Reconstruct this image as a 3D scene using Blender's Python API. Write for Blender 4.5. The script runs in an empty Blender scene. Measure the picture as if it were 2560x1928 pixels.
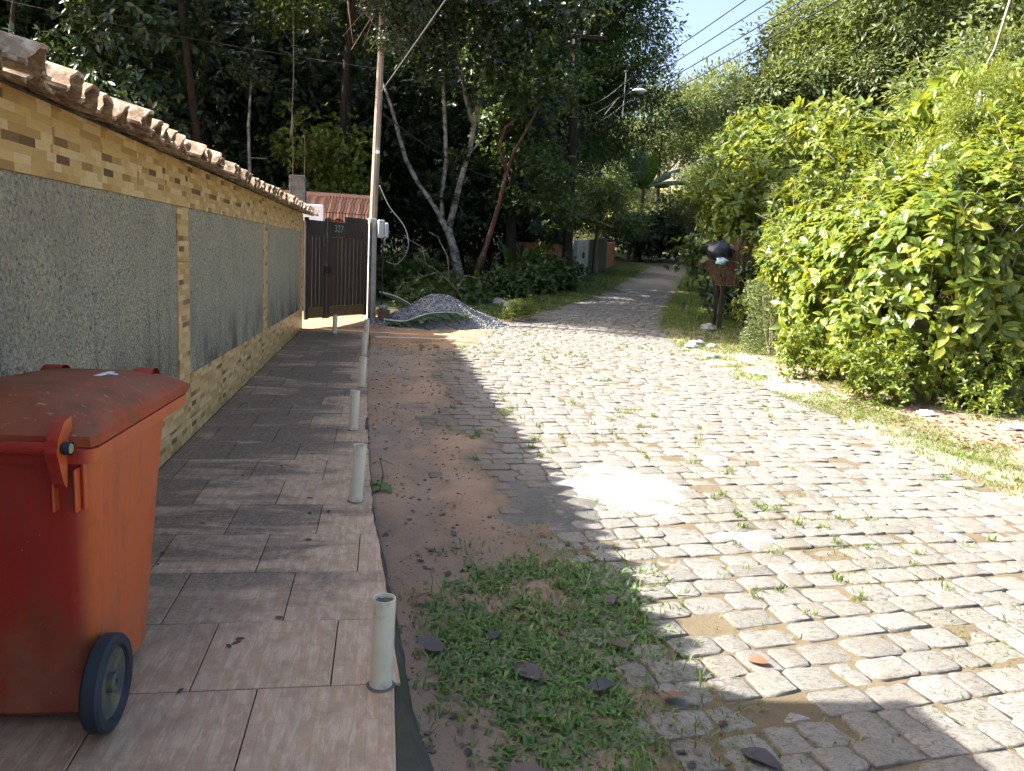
import bpy, math, random
import numpy as np
from mathutils import Vector, Matrix, Euler

SC = bpy.context.scene
COL = SC.collection
R = math.radians

# ------------------------------------------------------------------ camera
cam_d = bpy.data.cameras.new('camera'); cam = bpy.data.objects.new('camera', cam_d); COL.objects.link(cam)
cam_d.sensor_width = 36.0; cam_d.lens = 27.03; cam_d.clip_start = 0.05; cam_d.clip_end = 900
_r = Vector((0.98513157, -0.16274395, 0.05504725)); _u = Vector((-0.02646188, 0.17285227, 0.98459223)); _b = Vector((-0.16975147, -0.97140954, 0.16597572))
cam.matrix_world = Matrix(((_r.x, _u.x, _b.x, 0), (_r.y, _u.y, _b.y, 0), (_r.z, _u.z, _b.z, 1.5), (0, 0, 0, 1)))
SC.camera = cam

# ------------------------------------------------------------------ sky, sun, exposure
SUN = Vector((-1.165, 0.215, 1.0)).normalized()            # towards the sun
world = bpy.data.worlds.new('World'); SC.world = world; world.use_nodes = True
wn = world.node_tree.nodes; wl = world.node_tree.links
sky = wn.new('ShaderNodeTexSky'); sky.sky_type = 'NISHITA'; sky.sun_disc = False
sky.sun_elevation = math.asin(SUN.z); sky.sun_rotation = math.atan2(SUN.x, SUN.y)
sky.air_density = 0.85; sky.dust_density = 5.0; sky.ozone_density = 1.0
bg = wn['Background']; bg.inputs[1].default_value = 0.105
wl.new(sky.outputs[0], bg.inputs[0])
sun_d = bpy.data.lights.new('sun', 'SUN'); sun_d.energy = 5.0; sun_d.angle = R(0.55); sun_d.color = (1.0, 0.965, 0.90)
sun = bpy.data.objects.new('sun', sun_d); COL.objects.link(sun)
sun.rotation_euler = (-SUN).to_track_quat('-Z', 'Y').to_euler(); sun.location = (-30, 10, 30)
SC.view_settings.view_transform = 'Standard'; SC.view_settings.look = 'None'
SC.view_settings.exposure = 2.2; SC.view_settings.gamma = 1.0
try: SC.view_settings.use_curve_mapping = False
except Exception: pass
SC.render.engine = 'CYCLES'
SC.cycles.max_bounces = 6; SC.cycles.diffuse_bounces = 3; SC.cycles.transmission_bounces = 4; SC.cycles.transparent_max_bounces = 6
SC.cycles.sample_clamp_indirect = 6.0; SC.cycles.use_adaptive_sampling = True; SC.cycles.adaptive_threshold = 0.03

# ------------------------------------------------------------------ object helpers
def tag(o, label=None, cat=None, group=None, kind=None):
    if label: o['label'] = label
    if cat: o['category'] = cat
    if group: o['group'] = group
    if kind: o['kind'] = kind
    return o

def link(name, data, parent=None, loc=None, rot=None, scale=None):
    o = bpy.data.objects.new(name, data); COL.objects.link(o)
    if parent is not None: o.parent = parent
    if loc is not None: o.location = loc
    if rot is not None: o.rotation_euler = rot
    if scale is not None: o.scale = (scale,) * 3 if isinstance(scale, (int, float)) else scale
    return o

def empty(name, loc=(0, 0, 0), rz=0.0, label=None, cat=None, group=None):
    o = link(name, None, loc=loc, rot=(0, 0, rz)); o.empty_display_size = 0.1
    return tag(o, label, cat, group)

def copy_tree(o, parent=None):
    c = o.copy(); COL.objects.link(c); c.parent = parent
    for ch in list(o.children): copy_tree(ch, c)
    return c

def vnorm(a): return a / np.maximum(np.linalg.norm(a, axis=-1, keepdims=True), 1e-9)

def np_mesh(name, V, F, mat=None, smooth=False, attr=None):
    """mesh from numpy arrays, all faces the same size"""
    V = np.asarray(V, np.float32); F = np.asarray(F, np.int32); k = F.shape[1]
    me = bpy.data.meshes.new(name)
    me.vertices.add(len(V)); me.vertices.foreach_set('co', V.ravel())
    me.loops.add(F.size); me.loops.foreach_set('vertex_index', F.ravel())
    me.polygons.add(len(F)); me.polygons.foreach_set('loop_start', np.arange(0, F.size, k, dtype=np.int32))
    me.polygons.foreach_set('loop_total', np.full(len(F), k, np.int32))
    if smooth: me.polygons.foreach_set('use_smooth', np.ones(len(F), bool))
    me.update(calc_edges=True)
    if attr is not None:
        a = me.color_attributes.new('alb', 'FLOAT_COLOR', 'POINT'); a.data.foreach_set('color', np.asarray(attr, np.float32).ravel())
    if mat: me.materials.append(mat)
    return me

class MB:
    """collects simple shapes into one mesh"""
    def __init__(s): s.v = []; s.f = []; s.m = []
    def add(s, vs, fs, mi=0):
        n = len(s.v); s.v += [tuple(p) for p in vs]; s.f += [tuple(i + n for i in f) for f in fs]; s.m += [mi] * len(fs); return s
    def box(s, c, d, rot=None, mi=0, taper=None):
        x, y, z = d[0] / 2, d[1] / 2, d[2] / 2
        P = [Vector((sx * x, sy * y, sz * z)) for sz in (-1, 1) for sy in (-1, 1) for sx in (-1, 1)]
        if taper:
            for i in range(4, 8): P[i].x *= taper[0]; P[i].y *= taper[1]
        if rot is not None:
            M = rot if isinstance(rot, Matrix) else Euler(rot).to_matrix()
            P = [M @ p for p in P]
        P = [p + Vector(c) for p in P]
        return s.add(P, [(0, 2, 3, 1), (4, 5, 7, 6), (0, 1, 5, 4), (1, 3, 7, 5), (3, 2, 6, 7), (2, 0, 4, 6)], mi)
    def bevbox(s, c, d, b=0.01, rot=None, mi=0):
        x, y, z = d[0] / 2, d[1] / 2, d[2] / 2; b = min(b, x * .9, y * .9, z * .9)
        rings = [(-z, b), (-z + b, 0), (z - b, 0), (z, b)]
        P = []
        for zz, ins in rings:
            a, e = x - ins, y - ins
            q = b if ins == 0 else b * .5
            P += [Vector(p) for p in [(-a + q, -e, zz), (a - q, -e, zz), (a, -e + q, zz), (a, e - q, zz), (a - q, e, zz), (-a + q, e, zz), (-a, e - q, zz), (-a, -e + q, zz)]]
        if rot is not None:
            M = rot if isinstance(rot, Matrix) else Euler(rot).to_matrix()
            P = [M @ p for p in P]
        P = [p + Vector(c) for p in P]
        F = [tuple(reversed(range(8))), tuple(range(24, 32))]
        for r in range(3):
            for i in range(8):
                j = (i + 1) % 8; F.append((r * 8 + i, r * 8 + j, r * 8 + 8 + j, r * 8 + 8 + i))
        return s.add(P, F, mi)
    def tube(s, pts, rad, n=8, cap=True, mi=0, jit=0.0, rng=None):
        pts = [Vector(p) for p in pts]; m = len(pts)
        if isinstance(rad, (int, float)): rad = [rad] * m
        P = []; prev = None
        for i, p in enumerate(pts):
            t = (pts[min(i + 1, m - 1)] - pts[max(i - 1, 0)])
            t = t.normalized() if t.length > 1e-9 else Vector((0, 0, 1))
            if prev is None:
                a = t.cross(Vector((0, 0, 1)) if abs(t.z) < .95 else Vector((1, 0, 0))).normalized()
            else:
                a = (prev - t * prev.dot(t)); a = a.normalized() if a.length > 1e-6 else t.orthogonal().normalized()
            prev = a; b = t.cross(a)
            for k in range(n):
                w = 2 * math.pi * k / n; rr = rad[i] * (1 + (rng.uniform(-jit, jit) if rng else 0))
                P.append(p + (a * math.cos(w) + b * math.sin(w)) * rr)
        F = []
        for i in range(m - 1):
            for k in range(n):
                j = (k + 1) % n; F.append((i * n + k, i * n + j, (i + 1) * n + j, (i + 1) * n + k))
        if cap: F.append(tuple(reversed(range(n)))); F.append(tuple(range((m - 1) * n, m * n)))
        return s.add(P, F, mi)
    def lathe(s, prof, n=24, axis='z', c=(0, 0, 0), mi=0):
        P = []; c = Vector(c)
        for r, h in prof:
            for k in range(n):
                w = 2 * math.pi * k / n; a, b = r * math.cos(w), r * math.sin(w)
                P.append(c + (Vector((a, b, h)) if axis == 'z' else Vector((h, a, b)) if axis == 'x' else Vector((a, h, b))))
        F = []
        for i in range(len(prof) - 1):
            for k in range(n):
                j = (k + 1) % n; F.append((i * n + k, i * n + j, (i + 1) * n + j, (i + 1) * n + k))
        return s.add(P, F, mi)
    def grid(s, fn, nu, nv, mi=0):
        P = [fn(i / nu, j / nv) for j in range(nv + 1) for i in range(nu + 1)]
        F = [(j * (nu + 1) + i, j * (nu + 1) + i + 1, (j + 1) * (nu + 1) + i + 1, (j + 1) * (nu + 1) + i) for j in range(nv) for i in range(nu)]
        return s.add(P, F, mi)
    def mesh(s, name, mats, smooth=False):
        me = bpy.data.meshes.new(name); me.from_pydata(s.v, [], s.f)
        for m in (mats if isinstance(mats, (list, tuple)) else [mats]): me.materials.append(m)
        me.polygons.foreach_set('material_index', s.m)
        if smooth: me.polygons.foreach_set('use_smooth', [True] * len(s.f))
        me.update(); return me
    def build(s, name, mats, parent=None, smooth=False, loc=None, rot=None):
        return link(name, s.mesh(name, mats, smooth), parent, loc, rot)

def fix_normals(me):
    import bmesh
    b = bmesh.new(); b.from_mesh(me); bmesh.ops.recalc_face_normals(b, faces=b.faces); b.to_mesh(me); b.free()

def auto_smooth(o, ang=40):
    me = o.data
    me.polygons.foreach_set('use_smooth', [True] * len(me.polygons))
    try: me.set_sharp_from_angle(angle=R(ang))
    except Exception: pass

# ------------------------------------------------------------------ node materials
class NT:
    def __init__(s, name):
        s.mat = bpy.data.materials.new(name); s.mat.use_nodes = True
        s.n = s.mat.node_tree.nodes; s.l = s.mat.node_tree.links
        s.p = s.n['Principled BSDF']; s.out = s.n['Material Output']
    def node(s, typ, **kw):
        nd = s.n.new(typ)
        for k, v in kw.items(): setattr(nd, k, v)
        return nd
    def put(s, sock, v):
        if v is None: return
        if hasattr(v, 'is_linked') or hasattr(v, 'links'): s.l.new(v, sock)
        else:
            if isinstance(v, (tuple, list)) and sock.type == 'RGBA' and len(v) == 3: v = (*v, 1)
            sock.default_value = v
    def math(s, op, a, b=None, c=None, clamp=False):
        nd = s.node('ShaderNodeMath', operation=op, use_clamp=clamp)
        for i, v in enumerate((a, b, c)):
            if v is not None: s.put(nd.inputs[i], v)
        return nd.outputs[0]
    def mix(s, f, a, b, mode='MIX'):
        nd = s.node('ShaderNodeMix', data_type='RGBA', blend_type=mode)
        s.put(nd.inputs[0], f); s.put(nd.inputs[6], a); s.put(nd.inputs[7], b); return nd.outputs[2]
    def noise(s, scale, detail=4, rough=.55, vec=None, dist=0.0, out=0):
        nd = s.node('ShaderNodeTexNoise'); nd.inputs['Scale'].default_value = scale; nd.inputs['Detail'].default_value = detail
        nd.inputs['Roughness'].default_value = rough; nd.inputs['Distortion'].default_value = dist
        if vec is not None: s.l.new(vec, nd.inputs['Vector'])
        return nd.outputs[out]
    def voro(s, scale, vec=None, feature='F1', out=0, rnd=1.0):
        nd = s.node('ShaderNodeTexVoronoi', feature=feature); nd.inputs['Scale'].default_value = scale
        nd.inputs['Randomness'].default_value = rnd
        if vec is not None: s.l.new(vec, nd.inputs['Vector'])
        return nd.outputs[out]
    def white(s, vec):
        nd = s.node('ShaderNodeTexWhiteNoise', noise_dimensions='3D'); s.l.new(vec, nd.inputs['Vector']); return nd.outputs[0]
    def ramp(s, f, stops, interp='LINEAR'):
        nd = s.node('ShaderNodeValToRGB'); cr = nd.color_ramp; cr.interpolation = interp
        while len(cr.elements) < len(stops): cr.elements.new(0.5)
        for e, (p, c) in zip(cr.elements, stops): e.position = p; e.color = (*c, 1) if len(c) == 3 else c
        s.put(nd.inputs[0], f); return nd.outputs[0]
    def rng(s, f, a, b, c=0.0, d=1.0):
        nd = s.node('ShaderNodeMapRange'); nd.clamp = True
        s.put(nd.inputs[0], f)
        for i, v in enumerate((a, b, c, d)): nd.inputs[i + 1].default_value = v
        return nd.outputs[0]
    def obj(s): return s.node('ShaderNodeTexCoord').outputs['Object']
    def pos(s): return s.node('ShaderNodeNewGeometry').outputs['Position']
    def island(s): return s.node('ShaderNodeNewGeometry').outputs['Random Per Island']
    def orand(s): return s.node('ShaderNodeObjectInfo').outputs['Random']
    def sep(s, v):
        nd = s.node('ShaderNodeSeparateXYZ'); s.l.new(v, nd.inputs[0]); return nd.outputs
    def comb(s, x, y, z):
        nd = s.node('ShaderNodeCombineXYZ')
        for i, v in enumerate((x, y, z)): s.put(nd.inputs[i], v)
        return nd.outputs[0]
    def vscale(s, v, sc):
        nd = s.node('ShaderNodeMapping'); s.l.new(v, nd.inputs[0]); nd.inputs['Scale'].default_value = sc; return nd.outputs[0]
    def bump(s, h, strength=.3, dist=.02, normal=None):
        nd = s.node('ShaderNodeBump'); nd.inputs['Strength'].default_value = strength; nd.inputs['Distance'].default_value = dist
        s.put(nd.inputs['Height'], h)
        if normal is not None: s.l.new(normal, nd.inputs['Normal'])
        return nd.outputs[0]
    def done(s, color, rough=.8, bump=None, spec=None, metal=None):
        s.put(s.p.inputs['Base Color'], color); s.put(s.p.inputs['Roughness'], rough)
        if bump is not None: s.l.new(bump, s.p.inputs['Normal'])
        if spec is not None: s.p.inputs['Specular IOR Level'].default_value = spec
        if metal is not None: s.p.inputs['Metallic'].default_value = metal
        return s.mat

def m_simple(name, c1, c2, scale=6, rough=.8, bump=.3, bdist=.01, detail=6, spec=.3, metal=0.0, stretch=None, stain=None):
    t = NT(name); v = t.obj()
    if stretch: v = t.vscale(v, stretch)
    f = t.noise(scale, detail, .6, v); col = t.mix(t.rng(f, .3, .7), c1, c2)
    if stain: col = t.mix(t.rng(t.noise(stain[1], 5, .65, t.obj()), stain[2], stain[2] + .15), col, stain[0])
    g = t.noise(scale * 6, 4, .6, v)
    return t.done(col, rough, t.bump(t.math('ADD', f, t.math('MULTIPLY', g, .4)), bump, bdist), spec, metal)

def m_leaf(name, c1, c2, c3=None, rough=.45, trans=.35, tcol=None, spec=.5, island=True):
    """leaf: glossy cuticle over a diffuse + translucent blade; tint differs from leaf to leaf"""
    t = NT(name); r = t.island() if island else t.orand()
    stops = [(0, c1), (.75, c2), (1, c3 or c2)]
    col = t.ramp(r, stops)
    n = t.noise(.35, 2, .5, t.pos()); col = t.mix(t.rng(n, .35, .65, 0, .5), col, t.mix(.5, col, c1))
    t.put(t.p.inputs['Base Color'], col); t.p.inputs['Roughness'].default_value = rough; t.p.inputs['Specular IOR Level'].default_value = spec
    tr = t.node('ShaderNodeBsdfTranslucent'); t.put(tr.inputs[0], t.mix(.5, col, tcol or (min(1, c2[0] * 2.2 + .03), min(1, c2[1] * 1.7 + .03), c2[2] * .5), 'MIX'))
    ms = t.node('ShaderNodeMixShader'); ms.inputs[0].default_value = trans
    t.l.new(t.p.outputs[0], ms.inputs[1]); t.l.new(tr.outputs[0], ms.inputs[2]); t.l.new(ms.outputs[0], t.out.inputs[0])
    return t.mat

def blocks(t, u, v, w, h, jitter=True):
    """random-per-plank value for a printed strip pattern: u along, v across"""
    row = t.math('FLOOR', t.math('DIVIDE', v, h))
    sh = t.white(t.comb(row, 3.3, 1.7))
    uu = t.math('ADD', t.math('DIVIDE', u, w), t.math('MULTIPLY', sh, 7.0))
    c = t.math('FLOOR', uu)
    return t.white(t.comb(c, row, .5)), t.math('FRACT', uu), t.math('FRACT', t.math('DIVIDE', v, h)), t.white(t.comb(c, row, 9.5))

def m_walltile():
    t = NT('mosaic wood print tile'); x, y, z = t.sep(t.obj())
    sh = t.math('MULTIPLY', t.math('FLOOR', t.math('MULTIPLY', t.orand(), 4)), 3.7)
    a, fu, fv, q = blocks(t, t.math('ADD', y, sh), t.math('ADD', z, sh), .145, .037)
    col = t.ramp(a, [(0, (.52, .33, .13)), (.16, (.62, .42, .18)), (.40, (.55, .36, .145)), (.60, (.70, .51, .26)), (.80, (.45, .275, .10)), (.91, (.34, .20, .075)), (.965, (.19, .11, .048))], 'CONSTANT')
    g = t.noise(14, 5, .6, t.vscale(t.obj(), (1, 1, 9))); col = t.mix(t.rng(g, .35, .7, 0, .28), col, (.36, .21, .08))
    sx = t.math('GREATER_THAN', q, .975); col = t.mix(sx, col, (.15, .085, .04))
    dirt = t.rng(t.noise(3.1, 5, .6, t.pos()), .55, .75, 0, .25); col = t.mix(dirt, col, (.22, .16, .09))
    pz = t.sep(t.pos()); low = t.math('MULTIPLY', t.rng(pz[2], .0, .2, 1, 0), t.rng(t.noise(5, 4, .6, t.pos()), .35, .65)); col = t.mix(t.math('MULTIPLY', low, .55), col, (.10, .11, .035))
    ru = t.math('MULTIPLY', t.rng(pz[1], 11.5, 14, 0, .75), t.math('MULTIPLY', t.rng(pz[2], .38, .2, 0, 1), t.rng(t.noise(4, 3, .5, t.pos()), .35, .6))); col = t.mix(ru, col, (.30, .10, .03))
    return t.done(col, .42, t.bump(a, .12, .002), .4)

def m_floortile():
    t = NT('plank print floor tile'); x, y, z = t.sep(t.obj()); o = t.obj()
    a, fu, fv, q = blocks(t, y, x, .15, .041)
    col = t.ramp(a, [(0, (.41, .285, .21)), (.2, (.47, .345, .26)), (.42, (.385, .295, .24)), (.6, (.51, .395, .305)), (.8, (.42, .27, .19)), (.92, (.35, .275, .23))], 'CONSTANT')
    col = t.mix(.55, col, (.50, .325, .185))
    n = t.noise(8, 8, .72, t.vscale(o, (1.3, .6, 1)), 1.2); col = t.mix(t.rng(n, .38, .72, 0, .75), col, (.25, .155, .085))
    n2 = t.noise(24, 6, .75, t.vscale(o, (1.6, .30, 1)), .5); col = t.mix(t.rng(n2, .5, .66, 0, .7), col, (.62, .47, .32))
    edge = t.math('MINIMUM', t.math('MINIMUM', fu, t.math('SUBTRACT', 1, fu)), t.math('MULTIPLY', t.math('MINIMUM', fv, t.math('SUBTRACT', 1, fv)), .3))
    line = t.rng(edge, .0, .018, 1, 0); col = t.mix(t.math('MULTIPLY', line, .35), col, (.16, .125, .105))
    p = t.pos(); px = t.sep(p)
    m = t.noise(2.1, 8, .72, t.vscale(p, (.55, 1.7, 1)), .8)
    zone = t.math('MULTIPLY', t.rng(px[0], .05, -.6), t.rng(px[1], 2.6, 6.5, .62, 1))
    mold = t.rng(t.math('ADD', t.math('ADD', m, t.math('MULTIPLY', t.math('SUBTRACT', t.orand(), .5), .16)), t.math('MULTIPLY', zone, .24)), .57, .72)
    mold = t.math('MULTIPLY', mold, t.rng(px[1], 2.7, 3.6, .25, 1))
    mold = t.math('MULTIPLY', mold, t.rng(t.noise(55, 5, .75, p), .3, .62, .35, 1))
    col = t.mix(t.math('MULTIPLY', mold, .86), col, (.030, .029, .028))
    # mould stays out of the raised streaks
    col = t.mix(t.math('MULTIPLY', t.math('MULTIPLY', mold, line), .45), col, (.30, .25, .21))
    far = t.math('MULTIPLY', t.rng(px[1], 11.8, 13.6), t.rng(px[0], -.3, -1.3)); col = t.mix(t.math('MULTIPLY', far, t.rng(t.noise(3, 4, .6, p), .3, .6, .3, .9)), col, (.075, .078, .022))
    ht = t.math('ADD', t.noise(7, 6, .6, o, .4), t.math('MULTIPLY', a, .3))
    return t.done(col, t.rng(n, .3, .7, .38, .62), t.bump(ht, .35, .006), .45)

def m_stucco():
    t = NT('rough grey stucco'); o = t.pos()
    v = t.noise(40, 6, .75, o); w = t.voro(64, o); b = t.noise(2.2, 4, .6, o)
    h = t.math('ADD', v, t.math('MULTIPLY', w, .9))
    col = t.mix(t.rng(v, .36, .6), (.36, .325, .232), (.70, .63, .46))
    col = t.mix(t.rng(b, .4, .68, 0, .4), col, (.36, .335, .265))
    pits = t.rng(t.noise(44, 3, .6, o), .60, .68); col = t.mix(t.math('MULTIPLY', pits, .6), col, (.07, .066, .055))
    px = t.sep(o); low = t.math('MULTIPLY', t.rng(px[2], .95, .42), t.rng(t.noise(3.2, 5, .65, t.vscale(o, (1, 1, .5))), .42, .62)); col = t.mix(t.math('MULTIPLY', low, .75), col, (.05, .055, .05))
    st = t.math('MULTIPLY', t.rng(t.noise(5, 4, .7, t.vscale(o, (1, 1.6, .12))), .56, .68), t.rng(px[2], 1.75, .5, .0, .45)); col = t.mix(st, col, (.06, .06, .05))
    h2 = t.math('SUBTRACT', h, t.math('MULTIPLY', pits, .5))
    return t.done(col, .95, t.bump(h2, 1.0, .03), .15)

def m_clay(name, c1, c2, lich=(.50, .45, .34), dark=(.05, .04, .035), k=.55):
    t = NT(name); o = t.obj(); r = t.orand()
    col = t.mix(r, c1, c2); n = t.noise(9, 6, .65, t.pos())
    col = t.mix(t.rng(n, k - .05, k + .13, 0, .85), col, dark)
    col = t.mix(t.rng(t.noise(17, 6, .7, t.pos()), .48, .62, 0, .9), col, lich)
    return t.done(col, .9, t.bump(t.noise(45, 5, .6, t.pos()), .4, .008), .2)

def m_granite():
    t = NT('worn granite cobble'); o = t.pos(); r = t.island()
    rr = t.math('ADD', t.math('MULTIPLY', r, .5), t.math('MULTIPLY', t.orand(), .5))
    col = t.ramp(rr, [(0, (.105, .095, .08)), (.3, (.155, .144, .124)), (.65, (.195, .182, .16)), (1, (.24, .224, .197))])
    n = t.noise(34, 7, .78, t.vscale(o, (1, 1.8, 1)), .8); col = t.mix(t.rng(n, .48, .62, 0, .8), col, (.07, .065, .057))
    n9 = t.noise(110, 4, .8, o); col = t.mix(t.rng(n9, .52, .64, 0, .7), col, (.052, .049, .044))
    d = t.noise(4.5, 6, .65, o); col = t.mix(t.rng(d, .50, .70, 0, .45), col, (.145, .115, .08))
    px = t.sep(o)
    lf = t.rng(t.math('ADD', px[0], t.math('MULTIPLY', t.noise(1.5, 4, .6, o), 1.1)), 1.75, 1.25, 0, .75); col = t.mix(lf, col, (.13, .10, .072))
    return t.done(col, .8, t.bump(t.math('ADD', t.noise(26, 6, .7, o), t.math('MULTIPLY', n, .4)), .55, .012), .3)

def m_ground():
    t = NT('packed earth'); p = t.pos()
    at = t.node('ShaderNodeVertexColor'); at.layer_name = 'alb'; col = at.outputs[0]
    n = t.noise(1.6, 7, .65, p); col = t.mix(t.rng(n, .3, .7, .55, 0), col, t.mix(1, col, (.55, .5, .47), 'MULTIPLY'))
    g = t.noise(70, 6, .75, p); col = t.mix(t.rng(g, .54, .7, 0, .6), col, t.mix(1, col, (.35, .32, .3), 'MULTIPLY'))
    g2 = t.noise(38, 4, .7, t.vscale(p, (1, 1, 1))); col = t.mix(t.rng(g2, .62, .72, 0, .6), col, t.mix(1, col, (1.6, 1.55, 1.5), 'MULTIPLY'))
    h = t.math('ADD', t.math('MULTIPLY', t.noise(9, 7, .65, p), 1.0), t.math('MULTIPLY', g, .35))
    return t.done(col, .95, t.bump(h, .6, .02), .15)

def m_bin():
    t = NT('faded red bin plastic'); o = t.obj(); n = t.noise(2.2, 5, .6, o)
    col = t.mix(t.rng(n, .3, .7), (.30, .014, .008), (.36, .022, .010))
    # orange on side-facing normals paints in light bounced off the sunlit road
    x = t.sep(o); gx = t.sep(t.node('ShaderNodeNewGeometry').outputs['Normal'])
    col = t.mix(t.rng(gx[0], .35, .8, 0, .9), col, (.60, .12, .024))
    al = t.math('MULTIPLY', t.rng(t.noise(4.5, 8, .74, t.vscale(o, (1, 1, .55))), .46, .66), t.rng(t.noise(1.7, 2, .5, o), .38, .58)); col = t.mix(t.math('MULTIPLY', al, .8), col, (.10, .07, .018))
    dr = t.rng(t.noise(9, 6, .7, t.vscale(o, (1, 1, .07))), .52, .72, 0, .38); col = t.mix(dr, col, (.17, .045, .03))
    du = t.rng(x[2], .42, .03, 0, .42); col = t.mix(t.math('MULTIPLY', du, t.rng(t.noise(6, 6, .7, o), .3, .6)), col, (.17, .12, .085))
    fz = t.rng(t.noise(2.6, 7, .7, o), .5, .72, 0, .45); col = t.mix(fz, col, (.48, .14, .07))
    sp = t.rng(t.noise(120, 2, .5, o), .76, .8); col = t.mix(sp, col, (.7, .55, .45))
    return t.done(col, t.rng(n, .3, .7, .32, .5), t.bump(t.noise(30, 4, .6, o), .06, .004), .5)

def m_binlid():
    t = NT('weathered bin lid plastic'); o = t.obj(); x = t.sep(o)
    n = t.noise(3, 6, .6, o); col = t.mix(t.rng(n, .3, .7), (.36, .055, .02), (.44, .075, .028))
    top = t.rng(t.sep(t.node('ShaderNodeNewGeometry').outputs['Normal'])[2], .55, .9); sc_ = t.rng(t.noise(7, 7, .72, o), .45, .62)
    col = t.mix(t.math('MULTIPLY', top, t.rng(n, .3, .65, .25, .85)), col, (.155, .075, .035))
    al = t.rng(t.noise(2.1, 6, .65, o), .50, .64); col = t.mix(t.math('MULTIPLY', al, .75), col, (.045, .05, .012))
    col = t.mix(t.math('MULTIPLY', sc_, .35), col, (.27, .12, .06)); li = t.rng(t.noise(22, 4, .6, t.vscale(o, (1, 1.6, 1))), .62, .70); col = t.mix(t.math('MULTIPLY', li, t.math('MULTIPLY', top, .55)), col, (.40, .33, .24))
    return t.done(col, .68, t.bump(t.noise(18, 5, .6, o), .15, .006), .3)

M = {}
M['walltile'] = m_walltile(); M['floortile'] = m_floortile(); M['stucco'] = m_stucco()
M['clay'] = m_clay('aged clay roof tile', (.25, .165, .105), (.38, .27, .17), lich=(.58, .50, .36)); M['clay_red'] = m_clay('red clay roof tile', (.42, .19, .115), (.52, .26, .165), k=.66, lich=(.5, .25, .16))
M['granite'] = m_granite(); M['ground'] = m_ground(); M['bin'] = m_bin(); M['lid'] = m_binlid()
M['grout'] = m_simple('dark joint mortar', (.03, .028, .025), (.055, .05, .045), 8)
M['slab'] = m_simple('mossy concrete edge', (.035, .036, .03), (.085, .08, .065), 5, .95, .6, .02, stain=((.05, .06, .02), 3, .5))
M['core'] = m_simple('render', (.16, .15, .13), (.25, .24, .21), 5, .95, .6)
M['pvc'] = m_simple('yellowed white plastic pipe', (.58, .53, .37), (.72, .68, .53), 5, .42, .05, .003, spec=.5, stain=((.30, .275, .17), 7, .53))
M['mortar'] = m_simple('dirty mortar', (.06, .056, .05), (.17, .16, .145), 12, .95, .9, .02)
M['tyre'] = m_simple('black rubber', (.018, .022, .03), (.035, .042, .055), 6, .6, .15)
M['hub'] = m_simple('dirty grey hub', (.05, .058, .065), (.12, .12, .10), 9, .6, .2, stain=((.19, .18, .07), 14, .55))
M['bolt'] = m_simple('algae stained steel', (.22, .24, .12), (.33, .36, .20), 20, .45)
M['gatewood'] = m_simple('weathered brown gate wood', (.028, .020, .015), (.066, .040, .026), 3, .75, .35, .01, stretch=(5, 5, .35), stain=((.028, .026, .026), 1.6, .52))
M['gateframe'] = m_simple('blackened gate frame wood', (.022, .019, .018), (.052, .038, .03), 4, .75, .4, .01, stretch=(3, 3, .5), stain=((.085, .075, .02), 2.2, .55))
M['gatealgae'] = m_simple('algae covered bottom rail', (.07, .055, .022), (.12, .085, .03), 6, .85, .3)
M['number'] = m_simple('pale grey number paint', (.20, .20, .195), (.30, .30, .29), 20, .6, 0)
M['iron'] = m_simple('rusty iron bar', (.03, .02, .016), (.085, .04, .024), 15, .85, .4)
M['concrete'] = m_simple('rough pale concrete', (.27, .25, .22), (.42, .40, .36), 7, .95, .8, .02, stain=((.13, .12, .10), 3, .55))
M['concrete_dark'] = m_simple('dark weathered concrete', (.06, .056, .05), (.15, .14, .125), 8, .95, .8, .02)
M['polewood'] = m_simple('sun bleached pole wood', (.16, .125, .095), (.40, .335, .265), 5, .85, 1.0, .03, stretch=(6, 6, .25), stain=((.10, .07, .05), 2, .58))
M['darkwood'] = m_simple('tarred dark pole wood', (.012, .010, .009), (.05, .034, .025), 2.5, .85, .7, .02, stretch=(6, 6, .25))
M['white'] = m_simple('chipped white paint', (.62, .64, .66), (.80, .81, .82), 5, .8, .3, stain=((.25, .25, .25), 4, .6))
M['greyplastic'] = m_simple('grey meter box plastic', (.34, .35, .34), (.46, .47, .46), 4, .5, .05)
M['glassy'] = m_simple('cloudy clear cover', (.30, .33, .33), (.42, .45, .46), 4, .12, .02, spec=.8)
M['cable'] = m_simple('black cable sheath', (.016, .016, .017), (.04, .04, .04), 30, .5, .1)
M['cable_pale'] = m_simple('weathered aluminium wire', (.10, .10, .10), (.18, .18, .18), 30, .45, .1)
M['lampglass'] = m_simple('lamp bowl', (.62, .62, .56), (.74, .74, .68), 6, .2, .02, spec=.6)
M['brick'] = m_simple('orange brick', (.34, .125, .06), (.46, .19, .095), 5, .9, .5, .01, stain=((.10, .07, .045), 2.2, .55))
M['greenwall'] = m_simple('mossy green stained render', (.045, .055, .035), (.12, .13, .095), 2.5, .95, .5, .015, stretch=(1, 1, .35))
M['palewall'] = m_simple('pale rendered block', (.34, .34, .32), (.48, .475, .45), 3, .9, .4, .01, stain=((.2, .2, .17), 2, .55))
M['pot'] = m_simple('dirty terracotta pot', (.11, .075, .055), (.20, .135, .10), 6, .85, .3)
M['stone'] = m_simple('grey stone', (.16, .155, .145), (.32, .31, .29), 8, .9, .6)
M['bag_black'] = m_simple('glossy black plastic bag', (.008, .009, .016), (.02, .022, .035), 5, .28, .5, .03, spec=.6)
M['bag_blue'] = m_simple('pale blue plastic', (.42, .66, .74), (.62, .80, .86), 9, .4, .5, .02)
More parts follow.
